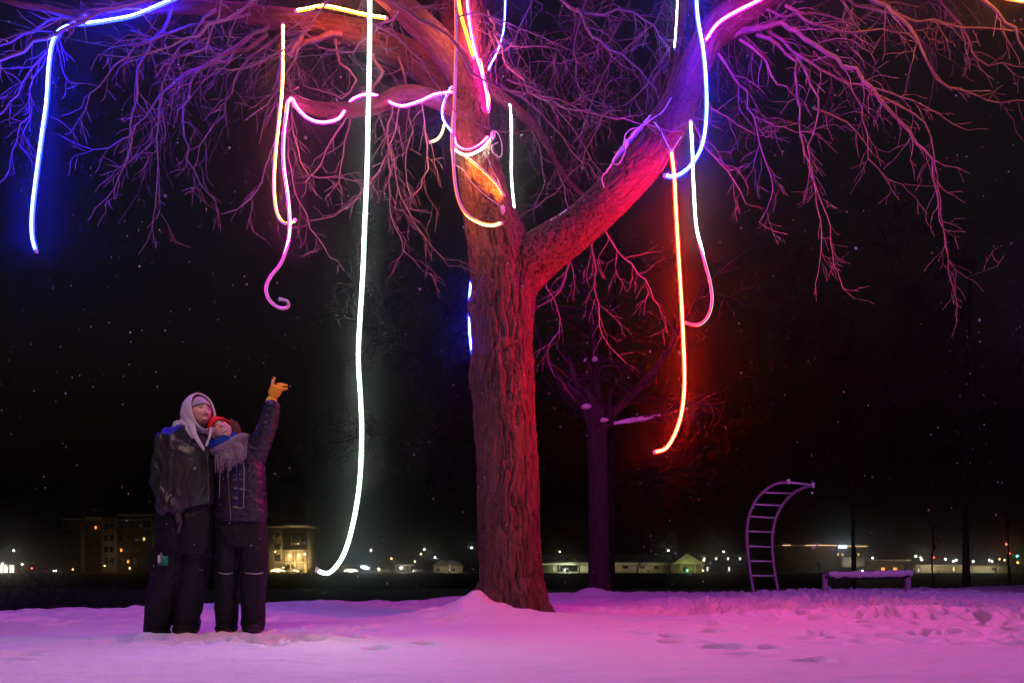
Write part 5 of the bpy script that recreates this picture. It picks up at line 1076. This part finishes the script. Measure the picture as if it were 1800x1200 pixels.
for x_ in (-16, -4, 6, 16): window(J, x_, x_+9, 992, 1006, YF, M_SHOP)
# cars
def car(px_, Y, label, m, rz=0, lights=False):
    c = P(px_, 1000, Y); root = empty('parked_car', (c[0], Y, GZ), label, 'car', 'cars parked across the river')
    prof = [(-2.2, .35), (-2.25, .8), (-1.9, .95), (-1.3, 1.0), (-.8, 1.42), (.7, 1.45), (1.35, 1.0), (2.1, .85), (2.25, .5), (2.2, .33)]
    def prism(pr, w, name, mt, inset=0):
        n = len(pr); V = np.array([[x, -w, z] for x, z in pr]+[[x, w, z] for x, z in pr]); F = [tuple(range(n))[::-1], tuple(range(n, 2*n))]+[(i, (i+1) % n, (i+1) % n+n, i+n) for i in range(n)]
        V = V+np.array([c[0], Y, GZ]); return mesh_np(name, V, F, mt, root, False)
    prism(prof, .85, 'body', m); prism([(-1.15, 1.02), (-.78, 1.36), (.62, 1.38), (1.1, 1.02)], .87, 'side_windows', M_CARG)
    for x_ in (-1.4, 1.4):
        for y_ in (-.8, .8): MB().tube([np.array([c[0]+x_, Y+y_-.1, GZ+.33]), np.array([c[0]+x_, Y+y_+.1, GZ+.33])], .33, 14).build('wheel', M_TYRE, root)
    if lights:
        for y_ in (-.6, .6): MB().ball((c[0]+2.25, Y+y_, GZ+.65), .1).build('headlight', M_LB, root)
    return root
car(489, YF-6, 'white car below the lit columns right of the woman', M_CARW); car(514, YF-5, 'dark car parked beside the white one by the columns', M_CARD)
car(676, YF-6, 'white car between the notice sign and the shed', M_CARW); car(737, YF-6, 'white car right of the shed with the bright lamp', M_CARW)
car(618, YF-6, 'pale car just right of the curled end of the white strip', M_CARW); car(60, YF-5, 'dark car among the lights at far left', M_CARD, lights=True); car(84, YF-5, 'white car with headlights on at far left', M_CARW, lights=True)
# lamps
LC = {'w': ((.95, 1, .9), 7), 'y': ((1, .72, .3), 6.5), 'o': ((1, .45, .1), 7), 'r': ((1, .05, .03), 9), 'g': ((.1, 1, .5), 10), 'W': ((.95, 1, .9), 13), 'Y': ((1, .8, .35), 14)}
LM = {k: glow('lamp_light_'+k, *v) for k, v in LC.items()}
def lamp(px_, py_, k, label, Y=YF-7, r=.24, cat='street lamp', name='street_lamp'):
    c = P(px_, py_, Y); root = empty(name, (c[0], Y, GZ), label, cat, 'distant lamps along the far shore')
    mb = MB(); mb.tube([np.array([c[0], Y+.5, GZ-.1]), np.array([c[0], Y+.5, c[2]])], [.09, .06], 6); mb.build('pole', M_POLE, root)
    mb = MB(); mb.tube([np.array([c[0], Y+.5, c[2]+.05]), np.array([c[0], Y-.2, c[2]+r+.03])], .05, 6); mb.build('arm', M_POLE, root)
    MB().ball(c, r, n=10).build('lamp_head', LM[k], root)
L_ = [(24, 967, 'w', 'tall lamp above the bright shop at far left'), (39, 991, 'w', 'lower lamp just right of the bright shop'), (4, 990, 'w', 'white lamp over the bright shop at the left border'), (56, 998, 'r', 'red light between the shop and the parked cars'), (128, 1000, 'o', 'dim lamp below the left end of the apartment block'),
 (184, 994, 'o', 'small orange lamp below the apartment block centre'), (228, 998, 'y', 'orange lamp by the apartment entrance near the man'), (536, 973, 'Y', 'bright lamp under the balcony beside the lit columns'), (484, 969, 'y', 'lamp under the eave at the woman\'s hip'), (468, 998, 'y', 'low warm lamp touching the woman\'s knee'), (498, 997, 'y', 'warm globe lamp between the two parked cars'),
 (510, 976, 'y', 'lamp between the first two lit columns'), (525, 976, 'y', 'lamp between the second and third lit columns'),
 (652, 967, 'w', 'lone tall lamp right of the long white strip'), (666, 999, 'Y', 'yellow globe lamp left of the white car'), (688, 981, 'y', 'lamp among twigs above the shed'), (729, 986, 'y', 'small lamp above the white car right of the shed'), (746, 965, 'w', 'highest lamp of the pair left of the trunk'), (740, 973, 'y', 'lower lamp of the pair left of the trunk'), (829, 962, 'w', 'lamp touching the left edge of the big trunk'), (765, 979, 'w', 'faint lamp above the hipped house'),
 (984, 969, 'y', 'lamp above the low building right of the big trunk'), (993, 1001, 'W', 'lamp in the lit doorway of the low building'), (1175, 967, 'w', 'lamp above the right end of the low building'), (1208, 1002, 'g', 'greenish lamp in the porch of the gabled house'), (1237, 984, 'Y', 'bright lamp beside the lit porch'), (1236, 1002, 'y', 'low lamp at the corner of the porch'), (1272, 969, 'w', 'lamp above the four lit windows'),
 (1610, 977, 'w', 'left lamp of the close trio right of the bench'), (1618, 979, 'y', 'upper right lamp of the close trio right of the bench'), (1620, 983, 'W', 'lowest lamp of the close trio right of the bench'), (1642, 979, 'r', 'red light behind the thin young tree'), (1662, 982, 'w', 'single white lamp left of the tall dark tree'), (1676, 986, 'w', 'left one of a close lamp pair by the tall dark tree'), (1681, 984, 'w', 'right one of a close lamp pair by the tall dark tree'),
 (1711, 986, 'w', 'first lamp right of the tall dark tree'), (1739, 984, 'w', 'white lamp over the pale shed, left of its pair'), (1744, 986, 'w', 'white lamp over the pale shed, right of its pair'), (1757, 982, 'y', 'yellowish lamp over the right half of the pale shed'), (1766, 984, 'y', 'yellow lamp beside the slim right tree'), (1500, 985, 'y', 'dim lamp by the pale annex'), (1516, 1003, 'w', 'low lamp at the foot of the pale annex'), (1534, 980, 'w', 'small lamp above the dark house with orange windows')]
for a, b, k, l in L_: lamp(a, b, k, l, r=.25 if k in 'WYw' else .2)
for a, b, k, l in ((1769, 956, 'r', 'upper red signal beside the slim right tree'), (1774, 972, 'r', 'lower red signal beside the slim right tree'), (1788, 977, 'g', 'green traffic signal nearest the right border'), (1789, 988, 'o', 'amber light under the green signal')): lamp(a, b, k, l, YF-9, .25, 'traffic light', 'traffic_light')
# far leafless trees in front of the buildings
for i, (px_, tp, l) in enumerate([(15, 975, 'leafless tree in front of the bright shop'), (95, 935, 'dark round tree left of the apartment block'), (70, 950, 'dark tree behind the parked cars at far left'), (560, 975, 'dark tree right of the lit columns'), (690, 972, 'small lit leafless tree by the shed lamp'), (790, 972, 'dark tree in front of the hipped house'), (1018, 968, 'leafless tree in front of the low building right of the trunk'), (1130, 972, 'dark tree in front of the low building, right part'), (1340, 968, 'dark tree seen through the ladder'), (1440, 978, 'dark tree in front of the wide building'), (1590, 976, 'dark tree left of the beige shed'), (1120, 985, 'low dark shrub tree beside the long building')]):
    rg = random.Random(300+i); c = P(px_, 1004, YF-5-i*.3); top = P(px_, tp, YF-5)[2]; h = top-GZ; root = empty('tree', (c[0], c[1], GZ), l, 'tree', 'trees across the river'); polys = []
    tk = [(np.array([c[0], c[1], GZ-.1]), .3), (np.array([c[0]+.1, c[1], GZ+h*.3]), .22)]
    MB().tube([p for p, _ in tk], [r for _, r in tk], 7).build('trunk', M_DBARK, root)
    for k in range(9): grow(polys, tk[1][0], unit(np.array([rg.gauss(0, .6), rg.gauss(0, .5), 1])), h*.5, .08, 0, rg, -.0, .35, 3, .03)
    polys2 = []
    for p_, r_ in polys: polys2.append((p_, r_))
    # stretch the shoots to the tree's height
    A_ = tk[1][0]; zmax = max(max(v[2] for v in p_) for p_, _ in polys2)-A_[2]; kf = h*.7/max(zmax, .1)
    polys2 = [([A_+(v-A_)*np.array([kf, kf, kf]) for v in p_], r_) for p_, r_ in polys2]
    batch_tubes(polys2, 3).build('crown', M_DTWIG, root)

# fill lights added before the far buildings to brighten their fronts
M_CASE = mat('fill_light_case', (.05, .05, .05), .6)
def add_fill(px_, py_, col, power, label, Y=YF-9, aim=(0, 1, .25), size=3):
    g = P(px_, 1005, Y); root = empty('fill_light', (g[0], g[1], GZ), label, 'fill_light', 'added fill lights before the far buildings')
    b = MB(); b.box((g[0], g[1], GZ+.35), (.7, .3, .45)); b.tube([np.array([g[0], g[1], GZ-.1]), np.array([g[0], g[1], GZ+.2])], .08, 6); b.build('case', M_CASE, root, smooth=False)
    l = bpy.data.lights.new('fill_light_beam', 'AREA'); l.energy = power; l.color = col; l.shape = 'RECTANGLE'; l.size = size; l.size_y = .4; l.spread = math.radians(150)
    o = bpy.data.objects.new('fill_light_beam', l); COL.objects.link(o); o.parent = root; o.location = (0, .3, .8); o.rotation_euler = Vector(aim).to_track_quat('-Z', 'Y').to_euler()
add_fill(518, 0, (1, .72, .3), 900, 'added fill light before the lit columns right of the woman')
add_fill(483, 0, (1, .72, .3), 230, 'added fill light at the left end of the four-storey building')
add_fill(190, 0, (1, .85, .6), 26, 'added fill light before the apartment block behind the man', 262, (0, 1, .7)); add_fill(240, 0, (1, .85, .6), 20, 'added fill light near the right end of the apartment block', 262, (0, 1, .7)); add_fill(125, 0, (1, .85, .6), 10, 'added fill light near the left end of the apartment block', 262, (0, 1, .7))
add_fill(998, 0, (.85, 1, .55), 600, 'added fill light before the lit doorway of the low building'); add_fill(1070, 0, (1, .85, .55), 110, 'added fill light behind the second tree'); add_fill(1140, 0, (1, .85, .55), 110, 'added fill light before the right part of the low building')
add_fill(1216, 0, (.9, 1, .25), 70, 'added fill light before the porch of the gabled house', YF-11); add_fill(1500, 0, (1, .9, .75), 260, 'added fill light before the pale annex'); add_fill(1400, 0, (1, .8, .6), 50, 'added fill light before the left end of the wide building')
add_fill(1650, 0, (1, .85, .5), 300, 'added fill light before the beige shed'); add_fill(1750, 0, (1, .9, .5), 350, 'added fill light before the pale shed at the right border'); add_fill(790, 0, (1, .85, .6), 300, 'added fill light before the hipped house'); add_fill(612, 0, (1, .9, .7), 200, 'added fill light before the small dark hall'); add_fill(710, 0, (1, .9, .7), 200, 'added fill light before the small shed')
# ================================================================== snowy air
mb = MB(); mb.box((0, 158, 18), (470, 356, 43.4))
hz = bpy.data.materials.new('haze'); hz.use_nodes = True; t = hz.node_tree; t.nodes.clear()
pv = t.nodes.new('ShaderNodeVolumePrincipled'); pv.inputs['Color'].default_value = (.9, .9, .92, 1)
pv.inputs['Density'].default_value = HAZE; pv.inputs['Anisotropy'].default_value = .972
mo = t.nodes.new('ShaderNodeOutputMaterial'); t.links.new(pv.outputs[0], mo.inputs['Volume'])
tag(mb.build('haze', hz, smooth=False), 'thin snowy night air glowing round the lights', 'haze', None, 'stuff')
